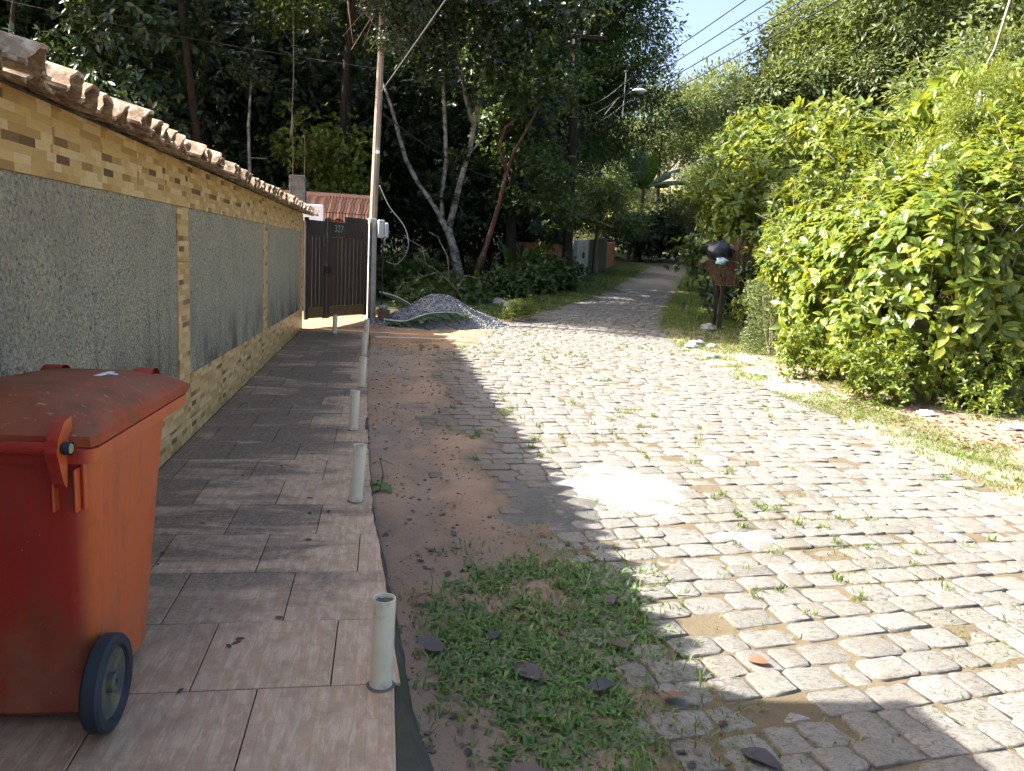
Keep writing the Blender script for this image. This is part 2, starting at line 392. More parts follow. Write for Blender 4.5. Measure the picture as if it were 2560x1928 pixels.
M['bag_white'] = m_simple('white plastic film', (.74, .76, .78), (.86, .87, .88), 9, .4, .6, .02)
M['thatch'] = m_simple('dry brown palm leaves', (.075, .048, .033), (.19, .115, .07), 14, .9, .4, stretch=(4, 4, .5))
M['rust'] = m_simple('rusted cage metal', (.05, .03, .02), (.13, .07, .04), 10, .85, .4)
M['twig'] = m_simple('dry twig bark', (.17, .135, .10), (.30, .25, .19), 10, .9, .4)
M['pale_strip'] = m_simple('pale bare batten', (.60, .46, .32), (.72, .58, .42), 6, .8, .3)
M['bark_white'] = m_simple('white lichen bark', (.14, .125, .10), (.44, .42, .37), 4.5, .9, .8, .03, stain=((.05, .045, .032), 6, .48))
M['bark_red'] = m_simple('reddish peeling bark', (.045, .026, .019), (.12, .055, .034), 4, .9, .9, .03, stretch=(3, 3, .6), stain=((.20, .17, .13), 5, .56))
M['bark_dark'] = m_simple('dark bark', (.012, .010, .008), (.042, .034, .026), 4, .95, .8, .03, stretch=(3, 3, .5))
M['bark_grey'] = m_simple('grey bark', (.10, .085, .065), (.22, .19, .15), 5, .95, .7, .02, stretch=(3, 3, .5))
M['cement'] = m_simple('spilled cement crust', (.17, .162, .145), (.36, .345, .315), 7, .95, .7, .02, stain=((.22, .215, .20), 3.3, .55))
M['cement_grey'] = m_simple('dark cement smear', (.06, .057, .05), (.135, .127, .11), 3.2, .95, .8, .02, stain=((.27, .255, .22), 6, .6))
M['sand'] = m_simple('white builder sand', (.58, .50, .41), (.76, .68, .58), 5, .98, .7, .02)
M['gravel'] = None
def m_gravel():
    t = NT('crushed grey gravel'); r = t.island()
    return t.done(t.ramp(r, [(0, (.09, .09, .093)), (.5, (.21, .21, .214)), (1, (.40, .396, .39))]), .85, None, .3)
M['gravel'] = m_gravel()
# foliage
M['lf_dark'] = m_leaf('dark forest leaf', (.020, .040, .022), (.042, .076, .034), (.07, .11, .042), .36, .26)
M['lf_mid'] = m_leaf('mid green leaf', (.034, .066, .018), (.072, .120, .030), (.14, .18, .045), .40, .34)
M['lf_olive'] = m_leaf('olive hillside leaf', (.065, .098, .038), (.125, .170, .062), (.21, .235, .09), .5, .38)
M['lf_bright'] = m_leaf('bright yellow green leaf', (.09, .145, .030), (.175, .225, .042), (.31, .32, .06), .40, .42)
M['lf_hedge'] = m_leaf('broad hedge leaf', (.065, .115, .022), (.17, .225, .034), (.34, .335, .055), .36, .42)
M['lf_hedge_o'] = m_leaf('broad hedge leaf single', (.075, .125, .022), (.18, .235, .034), (.36, .355, .055), .36, .42, island=False)
M['lf_lime'] = m_leaf('lime compound leaf', (.12, .19, .03), (.21, .275, .042), (.30, .33, .06), .42, .42)
M['lf_glossy'] = m_leaf('glossy leathery leaf', (.026, .046, .022), (.052, .078, .034), (.095, .11, .04), .25, .26, spec=.7)
M['lf_banana'] = m_leaf('banana leaf', (.030, .075, .018), (.060, .12, .030), (.14, .17, .04), .4, .42)
M['lf_banana_o'] = m_leaf('fallen banana leaf', (.020, .062, .022), (.034, .088, .03), None, .4, .3)
M['lf_yellow'] = m_leaf('large yellowing leaf', (.30, .34, .03), (.42, .43, .05), (.5, .48, .07), .4, .4, island=False)
M['grass_dark'] = m_leaf('broad lawn grass', (.048, .115, .022), (.095, .185, .034), (.18, .25, .055), .45, .3)
M['grass_lit'] = m_leaf('verge grass', (.065, .115, .020), (.125, .185, .032), (.24, .25, .06), .5, .35)
M['dead'] = m_leaf('dead leaf', (.040, .028, .024), (.085, .055, .042), (.15, .085, .055), .6, .1)
M['dead_o'] = m_leaf('large dead leaf', (.030, .026, .028), (.070, .048, .042), (.13, .07, .045), .5, .08, island=False)
M['dead_red'] = m_leaf('dry reddish leaf', (.11, .055, .03), (.21, .11, .06), (.28, .17, .10), .7, .2)
# ------------------------------------------------------------------ the lie of the land
_YS = [-8, 2, 4.7, 7.6, 10.65, 13, 15.1, 17, 19, 22.2, 25.3, 32.5, 38.7, 52, 75, 120]
_LX = [1.1, 1.1, .85, .70, .85, 1.45, 2.1, 3.1, 4.2, 6.2, 7.7, 11.0, 13.7, 19.0, 28, 46]
_RX = [4.2, 4.5, 4.72, 5.0, 5.05, 5.45, 5.9, 6.4, 7.2, 8.6, 9.95, 13.1, 15.8, 22.1, 32, 50]
def road_l(y): return np.interp(y, _YS, _LX)
def road_r(y): return np.interp(y, _YS, _RX)
def sstep(t): t = np.clip(t, 0, 1); return t * t * (3 - 2 * t)

def vnoise(x, y, seed=0):
    """smooth value noise, 0..1"""
    xi = np.floor(x).astype(np.int64); yi = np.floor(y).astype(np.int64); fx = sstep(x - xi); fy = sstep(y - yi)
    def h(a, b):
        n = (a * 374761393 + b * 668265263 + seed * 69069) & 0xffffffff
        n = ((n ^ (n >> 13)) * 1274126177) & 0xffffffff
        return ((n ^ (n >> 16)) & 0xffff) / 65535.0
    return (h(xi, yi) * (1 - fx) + h(xi + 1, yi) * fx) * (1 - fy) + (h(xi, yi + 1) * (1 - fx) + h(xi + 1, yi + 1) * fx) * fy
def fbm(x, y, seed=0, o=4):
    s = 0; a = .5; k = 1.0
    for i in range(o): s = s + a * vnoise(x * k, y * k, seed + i); a *= .5; k *= 2.1
    return s / (1 - .5 ** o)

def road_z(x, y):
    x = np.asarray(x, float); y = np.asarray(y, float)
    z = -.12 + .12 * np.clip((y - 2) / 9, 0, 1) + .055 * np.maximum(0, y - 15)
    l, r = road_l(y), road_r(y); u = (x - (l + r) / 2) / ((r - l) / 2)
    return z + .035 * (1 - np.clip(np.abs(u), 0, 1.3) ** 2)

def hills(x, y):
    l, r = road_l(y), road_r(y)
    tr = np.maximum(0, x - (r + 2.3)); z = .40 * tr * sstep((tr + .3) / 2.0); z = np.where(z > 9, 9 + (z - 9) * .35, z)
    z = z * sstep((y + 2) / 5) * (1 - .75 * sstep((y - 44) / 12))
    tl = np.maximum(0, -3.0 - x); zl = .30 * tl * sstep((y - 18) / 8); zl = np.where(zl > 10, 10 + (zl - 10) * .3, zl)
    zf = .34 * np.maximum(0, y - 58); zf = np.where(zf > 16, 16 + (zf - 16) * .2, zf)
    return z + zl + zf

def edge_masks(x, y):
    """how far a point has left the paved road: 0 on it, 1 off it"""
    n = fbm(x * 1.3, y * 1.3, 5) - .5; n2 = fbm(x * 4, y * 4, 9) - .5
    l, r = road_l(y), road_r(y)
    ml = sstep((l + .14 + n * .7 + n2 * .25 - x) / .45)
    mr = sstep((x - (r - .12) + n * .35 + n2 * .15) / .3)
    return ml, mr

def ground_z(x, y):
    x = np.asarray(x, float); y = np.asarray(y, float)
    ml, mr = edge_masks(x, y)
    z = road_z(x, y) - .0075 + (fbm(x * 7, y * 7, 3) - .5) * .012 + .036 * ml + .05 * mr + hills(x, y)
    z = z + (fbm(x * 2.2, y * 2.2, 21) - .5) * .05 * np.maximum(ml, mr)
    # tyre rut in the dirt
    rut = np.exp(-((x - (.38 + .05 * np.sin(y))) / .12) ** 2) * sstep((y - 3.5) / 1.5) * (1 - sstep((y - 12) / 2))
    z = z - .022 * rut * ml
    # bank of sand and soil rising towards the hedge
    r = road_r(y); b = np.clip((x - r - .3) / 1.7, 0, 1); z = z + .05 * b * sstep((y - 1) / 3) * (1 - sstep((y - 16) / 6))
    z = z - np.where((x < -.22) & (x > -1.55) & (y < 13.75), .30, 0)
    return z
def gz(x, y): return float(ground_z(np.array([x]), np.array([y]))[0])

def spaced(a, b, fine, lo, hi, grow=1.18, mx=6):
    pts = list(np.arange(a, b + 1e-6, fine)); d = fine; p = b
    while p < hi: d = min(d * grow, mx); p += d; pts.append(p)
    d = fine; p = a; pre = []
    while p > lo: d = min(d * grow, mx); p -= d; pre.append(p)
    return np.array(pre[::-1] + pts)

GX = spaced(-.5, 7.2, .055, -110, 150); GY = spaced(1.2, 15.0, .06, -40, 190)
xx, yy = np.meshgrid(GX, GY); zz = ground_z(xx, yy)
ml, mr = edge_masks(xx, yy)
def lerp(a, b, t): return a * (1 - t[..., None]) + np.asarray(b) * t[..., None]
alb = np.zeros(xx.shape + (3,)) + np.array([.135, .108, .068])                  # soil in the joints
f1 = fbm(xx * .9, yy * .9, 31); f2 = fbm(xx * 3, yy * 3, 33)
alb = lerp(alb, (.33, .255, .18), ml)                                          # sandy dirt strip
red = sstep((f1 - .42) / .2) * ml; alb = lerp(alb, (.34, .22, .14), red * .7)
alb = lerp(alb, (.43, .26, .145), ml * sstep((yy - 11.6) / 1.2) * (1 - sstep((yy - 16.5) / 1.5)))   # red earth by the gate
dk = sstep((f2 - .5) / .15) * ml; alb = lerp(alb, (.20, .16, .13), dk * .55)
alb = lerp(alb, (.17, .13, .10), ml * (1 - sstep((yy - 4.2) / .8)) * .55)         # damp earth under the grass patch
alb = lerp(alb, (.26, .205, .145), mr)
sand = sstep((.55 - np.abs((xx - 5.50 - .15 * (yy - 10)) / 1.0)) / .3) * sstep((yy - 7.9) / .6) * (1 - sstep((yy - 12.1) / .8)) * sstep((f1 - .36) / .12)
alb = lerp(alb, (.46, .41, .34), sand * mr)
edges = sstep((xx - road_r(yy) + .35) / .2) * (1 - sstep((xx - road_r(yy) - .15) / .25)) * sstep((f2 - .42) / .1) * (1 - sstep((yy - 13) / 2)); alb = lerp(alb, (.42, .37, .30), edges * .8)
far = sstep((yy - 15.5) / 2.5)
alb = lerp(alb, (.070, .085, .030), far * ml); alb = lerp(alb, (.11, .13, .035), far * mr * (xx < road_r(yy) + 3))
on = (1 - ml) * (1 - mr) * sstep((yy - 23) / 3); alb = lerp(alb, (.24, .215, .17), on)
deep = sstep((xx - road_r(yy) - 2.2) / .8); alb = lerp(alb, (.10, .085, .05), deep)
dl = sstep((-3 - xx) / 1.5) * sstep((yy - 16) / 3); alb = lerp(alb, (.035, .03, .02), dl); dk2 = sstep((12 - xx) / 2) * sstep((yy - 40) / 3); alb = lerp(alb, (.03, .032, .02), dk2)  # dk2: sunlit far rise coloured dark in place of forest shade
lawn = sstep((yy - 57) / 1.5) * (1 - sstep((yy - 72) / 5)) * sstep((xx - 12.5) / 2); alb = lerp(alb, (.34, .33, .12), lawn)
nx, ny = len(GX), len(GY)
V = np.stack([xx, yy, zz], -1).reshape(-1, 3)
idx = np.arange(nx * ny).reshape(ny, nx)
F = np.stack([idx[:-1, :-1], idx[:-1, 1:], idx[1:, 1:], idx[1:, :-1]], -1).reshape(-1, 4)
A4 = np.concatenate([alb, np.ones(xx.shape + (1,))], -1).reshape(-1, 4)
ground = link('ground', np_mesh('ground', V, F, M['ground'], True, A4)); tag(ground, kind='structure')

# ------------------------------------------------------------------ cobbled road
rs = np.random.RandomState(7)
def stone_mesh(seed):
    """one unit cobble (1 x 1, top at z=0): rounded, slightly irregular outline"""
    r = np.random.RandomState(seed); n = 12; P = []
    ang = np.radians([8, 38, 52, 82, 98, 128, 142, 172, 188, 225, 270, 315]) if seed % 2 else np.radians([10, 36, 54, 85, 100, 126, 144, 180, 215, 235, 305, 325])
    base = []
    for a in ang:
        c, s = np.cos(a), np.sin(a); k = 1 / max(abs(c), abs(s)) ; k = .5 * (k * .95 + .05) * r.uniform(.92, 1.02); base.append((c * k, s * k))
    for ins, z in ((1.0, -.075), (1.0, -.008), (.97, -.002), (.84, .0005)):
        for bx, by in base: P.append((bx * ins, by * ins, z + (r.uniform(-.003, .003) if z > -.05 else 0)))
    P.append((0, 0, .003)); F = []
    for k in range(3):
        for i in range(n):
            j = (i + 1) % n; F += [(k * n + i, k * n + j, (k + 1) * n + j), (k * n + i, (k + 1) * n + j, (k + 1) * n + i)]
    for i in range(n): F.append((3 * n + i, 3 * n + (i + 1) % n, 4 * n))
    return np.array(P), np.array(F)
SV = [stone_mesh(100 + i) for i in range(10)]
stones = []
y0 = 1.35
while y0 < 25:
    pitch = .150 * rs.uniform(.90, 1.10)
    l, r = float(road_l(y0)), float(road_r(y0)); c = (l + r) / 2
    tx = (float(road_l(y0 + .5) + road_r(y0 + .5)) / 2 - c) / .5
    th = -math.atan(tx) * .8 + .105 * max(-.3, min(1, (7.5 - y0) / 5))
    u = -(r - l) / 2 - .35 + rs.uniform(-.1, .1)
    wob = rs.uniform(-.01, .01)
    while u < (r - l) / 2 + .1:
        w = .190 * rs.uniform(.62, 1.35); uc = u + w / 2
        x = c + uc * math.cos(th); y = y0 + uc * math.sin(th) + wob + .012 * math.sin(uc * 3 + y0 * 5)
        u += w + .004
        if rs.rand() < .004: continue
        stones.append((x, y, float(road_z(x, y)) + rs.uniform(-.007, .005) - (.006 if rs.rand() < .05 else 0), w * 1.035, pitch * rs.uniform(.98, 1.07), th + rs.uniform(-.06, .06), rs.uniform(-.04, .04), rs.uniform(-.04, .04), rs.randint(10)))
    y0 += pitch
stones = np.array(stones)
# nearest stones in view become single pieces
vx = stones[:, 0] - .17 * 0; inview = (stones[:, 1] > 1.9) & (np.abs((stones[:, 0] * .985 - stones[:, 1] * .163) / (stones[:, 0] * .17 + stones[:, 1] * .971 + .25)) < .70)
d2 = stones[:, 0] ** 2 + stones[:, 1] ** 2 + np.where(inview, 0, 1e6)
mlS, mrS = edge_masks(stones[:, 0], stones[:, 1]); d2 = d2 + np.where(mlS > .75, 1e5, 0)
order = np.argsort(d2)
road = link('cobbled_road', None); tag(road, kind='structure'); road.empty_display_size = .1
smesh = [np_mesh('cobblestone', v, f, M['granite'], True) for v, f in SV]
for k in order[:300]:
    x, y, z, w, h, th, a, b, m = stones[k]
    link('cobblestone', smesh[int(m)], road, (x, y, z), (a, b, th), (w, h, 1))
VV = []; FF = []; off = 0
for k in order[300:]:
    x, y, z, w, h, th, a, b, m = stones[k]; v, f = SV[int(m)]
    c, s = math.cos(th), math.sin(th); px, py = v[:, 0] * w, v[:, 1] * h
    VV.append(np.stack([x + px * c - py * s, y + px * s + py * c, z + v[:, 2] + px * b + py * a], -1)); FF.append(f + off); off += len(v)
far_st = link('cobblestones_beyond', np_mesh('cobblestones_beyond', np.concatenate(VV), np.concatenate(FF), M['granite'], True), road); tag(far_st, kind='stuff')

# ------------------------------------------------------------------ tiled pavement with its concrete slab
PE_Y = [-3, 1.2, 2.03, 2.46, 3.47, 4.37, 5.9, 8.05, 12.85, 13.8]; PE_X = [.72, .36, .175, .105, .045, -.02, -.075, -.126, -.19, -.2]
def pe(y): return float(np.interp(y, PE_Y, PE_X))
rp = random.Random(3)
mb = MB(); ys = np.arange(-3, 13.81, .12); prof = []
for y in ys:
    e = pe(y) - .012 + rp.uniform(-.008, .008); k = max(0, 1 - (y - 1) / 4)
    prof.append([(-1.6, y, -.30), (-1.6, y, -.014), (e, y, -.014), (e + .012, y, -.03), (e + .03 + .05 * k, y, -.11), (e + .06 + .16 * k, y, -.34)])
n = 6; P = [p for q in prof for p in q]
Fc = [(i * n + j, i * n + j + 1, (i + 1) * n + j + 1, (i + 1) * n + j) for i in range(len(ys) - 1) for j in range(n - 1)]
Fc.append(tuple(range((len(ys) - 1) * n, len(ys) * n)))
mb.add(P, Fc); pav = mb.build('pavement', M['slab']); fix_normals(pav.data); tag(pav, kind='structure')
def tile_prism(P2, t=.012, g=.0022, b=.0025):
    """floor tile from a 2-D outline: joint gap, small bevel"""
    c = Vector((sum(p[0] for p in P2) / len(P2), sum(p[1] for p in P2) / len(P2), 0)); n = len(P2); vs = []
    def ring(ins, z):
        for p in P2:
            q = Vector((p[0], p[1], 0)); d = (c - q); dx = math.copysign(min(abs(d.x), ins), d.x); dy = math.copysign(min(abs(d.y), ins), d.y)
            vs.append((q.x + dx, q.y + dy, z))
    ring(g, -t); ring(g, -b); ring(g + b, 0)
    F = [tuple(range(2 * n, 3 * n))]
    for r in range(2):
        for i in range(n):
            j = (i + 1) % n; F.append((r * n + i, r * n + j, (r + 1) * n + j, (r + 1) * n + i))
    return vs, F
row_j = {-1: .0, 0: -.383, 1: -.14, 2: -.36, 3: -.08, 4: -.31}
cache = {}
TW, TH = .463, .486; k = -5
while True:
    y0 = 2.51 + (k - 1) * TH; y1 = min(y0 + TH, 13.79)
    if y0 > 13.7: break
    ref = row_j.get(k, -.10 if k % 2 else -.335) + (rp.uniform(-.02, .02) if k not in row_j else 0)
    xs = [-1.405]; x = ref - TW * 4
    while x < 1.0:
        if x > -1.37: xs.append(x)
        x += TW
    for a, b_ in zip(xs[:-1], xs[1:]):
        ex0, ex1 = pe(y0), pe(y1)
        if a > min(ex0, ex1) - .03: continue
        clip = b_ > min(ex0, ex1)
        if clip:
            pts = [(0, 0), (min(b_, ex0) - a, 0)]
            for q in range(1, 5):
                yq = y0 + (y1 - y0) * q / 5; pts.append((min(b_, pe(yq)) - a + rp.uniform(-.006, .006), yq - y0))
            pts += [(min(b_, ex1) - a, y1 - y0), (0, y1 - y0)]
        else: pts = [(0, 0), (b_ - a, 0), (b_ - a, y1 - y0), (0, y1 - y0)]
        key = None if clip or a == -1.405 else (round(b_ - a, 3), round(y1 - y0, 3))
        if key in cache and key is not None: me = cache[key]
        else:
            t = MB(); t.add(*tile_prism(pts)); me = t.mesh('floor_tile', M['floortile'])
            if key is not None: cache[key] = me
        o = link('floor_tile', me, pav, (a, y0, rp.uniform(-.001, .001) + .0), (rp.uniform(-.0015, .0015), rp.uniform(-.0015, .0015), 0))
        if clip and ex1 < b_ - .02 and False: pass
    k += 1

# ------------------------------------------------------------------ boundary wall
WX = -1.41; Y0, Y1 = -4.0, 14.34
wall = empty('boundary_wall', (-1.5, 7, 0), 0, 'grey stucco street wall framed in wood-print tiles under a clay tile coping', 'wall')
def part(name, mbuild, mat, parent, smooth=False): 
    o = mbuild.build(name, mat, None, smooth); o.parent = parent; o.matrix_parent_inverse = parent.matrix_basis.inverted(); return o
def child(name, me, parent, loc=(0, 0, 0), rot=(0, 0, 0), scale=None):
    o = link(name, me, parent, Vector(loc) - parent.location if parent.rotation_euler.z == 0 else loc, rot, scale); return o
b = MB(); b.box((-1.53, (Y0 + Y1) / 2, .95), (.20, Y1 - Y0, 2.1)); part('wall_core', b, M['core'], wall)
def btop(y): return float(np.interp(y, [-4, 5.74, 14.3], [.64, .49, .36]))
pil = [(1.79, 2.10), (5.75, 6.06), (9.71, 10.02), (14.03, 14.34), (-2.2, -1.9)]
pil.sort()
for (a0, a1), (b0, b1) in zip(pil[:-1], pil[1:]):
    b = MB()
    ny_, nz_ = int((b0 - a1) / .05), 26
    def fn(u, v, a1=a1, b0=b0):
        y = a1 + (b0 - a1) * u; z0 = btop(y); z = z0 + (1.715 - z0) * v; e = min(u * (b0 - a1), (1 - u) * (b0 - a1), (z - z0), 1.715 - z)
        k = min(1, e / .05); n = float(fbm(np.array([y * 14]), np.array([z * 14]), 40)[0]) - .5
        return (-1.424 + .004 + .016 * n * k, y, z)
    b.grid(fn, ny_, nz_); part('stucco_panel', b, M['stucco'], wall, True)
# clad tiles
def wtile(y0, y1, z00, z01, z10, z11, t=.012, g=.0012):
    """tile on the wall: z00..z01 at y0, z10..z11 at y1"""
    bm = MB(); bv = .0018; h = y1 - y0; P = []
    for ins, x in ((g, -t), (g, -bv), (g + bv, 0)):
        P += [(x, ins, z00 + ins), (x, h - ins, z10 + ins), (x, h - ins, z11 - ins), (x, ins, z01 - ins)]
    bm.add(P, [(8, 9, 10, 11)] + [(r * 4 + i, r * 4 + (i + 1) % 4, r * 4 + 4 + (i + 1) % 4, r * 4 + 4 + i) for r in range(2) for i in range(4)])
    return bm
def ptile(y0, y1, z00, z01, z10, z11, jit=True):
    me = wtile(y0, y1, 0, z01 - z00, z10 - z00, z11 - z00).mesh('wall_tile', M['walltile'])
    child('wall_tile', me, wall, (WX + (rp.uniform(-.0012, .0012) if jit else 0), y0, z00))
band_me = {}
y = 3.71 - .585 * 13
while y < Y1 - .02:
    ye = min(y + .585, Y1)
    if ye > Y0:
        me = band_me.setdefault(round(ye - y, 3), wtile(0, ye - y, 0, .315, 0, .315).mesh('wall_tile', M['walltile']))
        child('wall_tile', me, wall, (WX + rp.uniform(-.001, .001), y, 1.715))
        if y > 1.6:
            ptile(y, ye, btop(y) - .33, btop(y), btop(ye) - .33, btop(ye))
            ptile(y, ye, -.004, btop(y) - .331, -.004, btop(ye) - .331)
    y += .585
for a0, a1 in pil[1:]:
    z = btop(a1) + .002
    zs = [z, z + .42, z + .84, 1.714]
    for q in range(3): ptile(a0, a1, zs[q], zs[q + 1], zs[q], zs[q + 1], False)
# coping tiles
def cope_mesh(seed):
    r = random.Random(seed); bm = MB(); per = .21; nU, nL = 16, 6; L = .47; th = .015
    def sh(u, v, off):
        s = (u - .5) * per * 1.16; a = 2 * math.pi * s / per
        w = .042 * math.cos(a) if abs(s) < per * .5 else -.042 + .008 * 0
        if abs(s) >= per * .5: w = .042 * math.cos(a)
        x = -(v * L); tp = 1 + .06 * (v - .5)
        chip = (.010 * math.sin(u * 11 + seed) + .005 * math.sin(u * 31 + 2 * seed)) if v == 0 else 0
        return (x + chip, s * tp, w + off + .30 * v * L * 0)
    top = [sh(i / nU, j / nL, 0) for j in range(nL + 1) for i in range(nU + 1)]
    bot = [sh(i / nU, j / nL, -th) for j in range(nL + 1) for i in range(nU + 1)]
    N = nU + 1; base = len(top)
    F = [(j * N + i, (j + 1) * N + i, (j + 1) * N + i + 1, j * N + i + 1) for j in range(nL) for i in range(nU)]
    F += [(base + j * N + i, base + j * N + i + 1, base + (j + 1) * N + i + 1, base + (j + 1) * N + i) for j in range(nL) for i in range(nU)]
    for i in range(nU): F += [(i, i + 1, base + i + 1, base + i), (nL * N + i + 1, nL * N + i, base + nL * N + i, base + nL * N + i + 1)]
    for j in range(nL): F += [((j + 1) * N, j * N, base + j * N, base + (j + 1) * N), (j * N + nU, (j + 1) * N + nU, base + (j + 1) * N + nU, base + j * N + nU)]
    bm.add(top + bot, F); me = bm.mesh('coping_tile', M['clay'], True)
    try: me.set_sharp_from_angle(angle=R(50))
    except Exception: pass
    return me
cms = [cope_mesh(i) for i in range(5)]
y = Y0
while y < Y1 + .02:
    child('coping_tile', cms[rp.randrange(5)], wall, (-1.175 + rp.uniform(-.045, .035), y, 2.052 + rp.uniform(-.006, .006) + (.010 if int(y / .21) % 2 else 0)), (rp.uniform(-.05, .05), R(13) + rp.uniform(-.03, .03), rp.uniform(-.04, .04)))
    # back slope of the coping
    child('coping_tile', cms[rp.randrange(5)], wall, (-2.09 + rp.uniform(-.02, .02), y, 2.035), (0, R(13), math.pi + rp.uniform(-.02, .02)))
    y += .21
b = MB(); b.grid(lambda u, v: (-1.44 - .30 * u, Y0 + (Y1 - Y0) * v, 2.0 + .035 + .05 * math.sin(math.pi * u)), 6, 90); b.box((-1.53, (Y0 + Y1) / 2, 2.0), (.2, Y1 - Y0, .09)); part('coping_mortar', b, M['mortar'], wall)

# pillar of the entrance behind the viewer's left shoulder; its shadow falls on the cobbles
ep = empty('wall_pier', (-1.60, 2.47, 0), 0, 'plain pier rising above the coping just beyond the left picture edge', 'pillar')
b = MB(); b.bevbox((0, 0, 1.40), (.30, 1.08, 2.84), .01); b.build('shaft', M['core'], ep)
b = MB(); b.bevbox((0, 0, 2.85), (.36, 1.14, .09), .02); b.build('cap', M['concrete_dark'], ep)

# ------------------------------------------------------------------ double gate, number 327
GA = Vector((-1.395, 14.37, 0)); GB = Vector((-.335, 16.02, 0)); gdir = (GB - GA).normalized(); gl = (GB - GA).length; gang = math.atan2(gdir.y, gdir.x)
gate = empty('wooden_gate', (GA.x, GA.y, 0), gang, 'dark wooden double gate numbered 327 at the end of the tiled wall', 'gate')
gb0 = .15
def gbox(name, u0, u1, z0, z1, d0, d1, mat, par, bev=.006):
    bm = MB(); bm.bevbox(((u0 + u1) / 2, (d0 + d1) / 2, (z0 + z1) / 2), (u1 - u0, d1 - d0, z1 - z0), bev); return bm.build(name, mat, par)
split = .62
def leaf_gate(u0, u1, n, name):
    lf = link(name, None, gate); lf.empty_display_size = .1
    gbox('stile', u0, u0 + .09, gb0, 1.98, -.045, .0, M['gateframe'], lf); gbox('stile', u1 - .09, u1, gb0, 1.98, -.045, .0, M['gateframe'], lf)
    gbox('top_rail', u0 + .092, u1 - .092, 1.66, 1.94, -.040, .0, M['gateframe'], lf)
    gbox('bottom_rail', u0 + .092, u1 - .092, gb0 + .02, gb0 + .22, -.040, .0, M['gatealgae'], lf)
    w = (u1 - u0 - .184) / n
    for i in range(n):
        a = u0 + .092 + i * w
        gbox('plank', a + .004, a + w - .004, gb0 + .222, 1.658, -.028 - rp.uniform(0, .005), -.004, M['gatewood'], lf, .006)
    return lf
l1 = leaf_gate(.0, split, 4, 'narrow_leaf'); l2 = leaf_gate(split + .012, gl, 9, 'wide_leaf')
gbox('head_board', split + .55, gl - .01, 1.945, 2.06, -.04, .0, M['gateframe'], l2)
for u in (split - .05, split + .06):
    bm = MB(); bm.bevbox((u, -.058, 1.06), (.05, .02, .14), .006); bm.tube([(u, -.06, 1.10), (u, -.10, 1.09), (u, -.10, 1.01), (u, -.06, 1.0)], .007, 6); bm.build('latch', M['cable'], l1 if u < split else l2)
def text_mesh(s, size, ext):
    cu = bpy.data.curves.new('t', 'FONT'); cu.body = s; cu.size = size; cu.extrude = ext; cu.align_x = 'CENTER'
    ob = bpy.data.objects.new('t', cu); COL.objects.link(ob); dg = bpy.context.evaluated_depsgraph_get(); dg.update()
    me = bpy.data.meshes.new_from_object(ob.evaluated_get(dg)); bpy.data.objects.remove(ob); return me
nm = text_mesh('327', .19, .002); nm.materials.clear(); nm.materials.append(M['number'])
link('house_number', nm, l2, (split + .36, -.0435, 1.76), (R(90), 0, 0))
# concrete gate post
gp = empty('gate_post', (-.235, 16.12, 0), R(20), 'rough pale concrete post at the right of the wooden gate', 'post')
b = MB(); b.bevbox((0, 0, 1.02), (.15, .16, 2.14), .012); b.build('shaft', M['concrete'], gp)
b = MB(); b.bevbox((-.05, -.082, 1.0), (.055, .018, 2.0), .004); b.build('render_strip', M['concrete_dark'], gp)
# ------------------------------------------------------------------ plastic pipe posts along the pavement edge
def pipe_mesh():
    b = MB(); r, h = .0395, .335
    b.lathe([(r, -.02), (r, h - .003), (r - .001, h), (r - .004, h), (r - .005, h - .003), (r - .005, h - .03)], 28); me = b.mesh('pipe', M['pvc'], True)
    try: me.set_sharp_from_angle(angle=R(40))
    except Exception: pass
    c = MB(); rr = random.Random(5); P = [(0, 0, h - .014)]; n = 20
    for k in range(n): a = 2 * math.pi * k / n; P.append((.018 * math.cos(a), .018 * math.sin(a), h - .012 + rr.uniform(-.006, .004)))
    for k in range(n): a = 2 * math.pi * k / n; P.append((.0355 * math.cos(a), .0355 * math.sin(a), h - .014 + rr.uniform(-.004, .004)))
    F = [(0, 1 + k, 1 + (k + 1) % n) for k in range(n)] + [(1 + k, 1 + n + k, 1 + n + (k + 1) % n, 1 + (k + 1) % n) for k in range(n)]
    c.add(P, F); mf = c.mesh('concrete_fill', M['mortar'])
    g = MB(); n = 22; P = []
    for rad, z in ((.040, .006), (.044, .004), (.050, .0012)):
        for k in range(n): a = 2 * math.pi * k / n; q = rad * (1 + (rr.uniform(-.16, .16) if rad > .05 else 0)); P.append((q * math.cos(a), q * math.sin(a), z))
    g.add(P, [(j * n + k, (j + 1) * n + k, (j + 1) * n + (k + 1) % n, j * n + (k + 1) % n) for j in range(2) for k in range(n)])
    return me, mf, g.mesh('mortar_collar', M['mortar'])
pm, pf, pc = pipe_mesh()
POSTS = [(.032, 2.50, 'nearest white plastic pipe post at the pavement edge', .97), (-.123, 4.51, 'second white pipe post from the viewer along the pavement edge', 1.04),
         (-.206, 6.37, 'third white pipe post from the viewer along the pavement edge', 1.0), (-.192, 8.41, 'fourth white pipe post from the viewer along the pavement edge', 1.0),
         (-.226, 10.90, 'fifth white pipe post from the viewer along the pavement edge', .98), (-.235, 12.95, 'farthest white pipe post at the pavement edge, half hidden by the fifth', .98),
         (-.79, 13.62, 'white pipe post set apart on the pavement in front of the wooden gate', .98)]
tilt = [(0, .012), (0, .055), (.01, .03), (0, .035), (0, .02), (0, .01), (0, .01)]
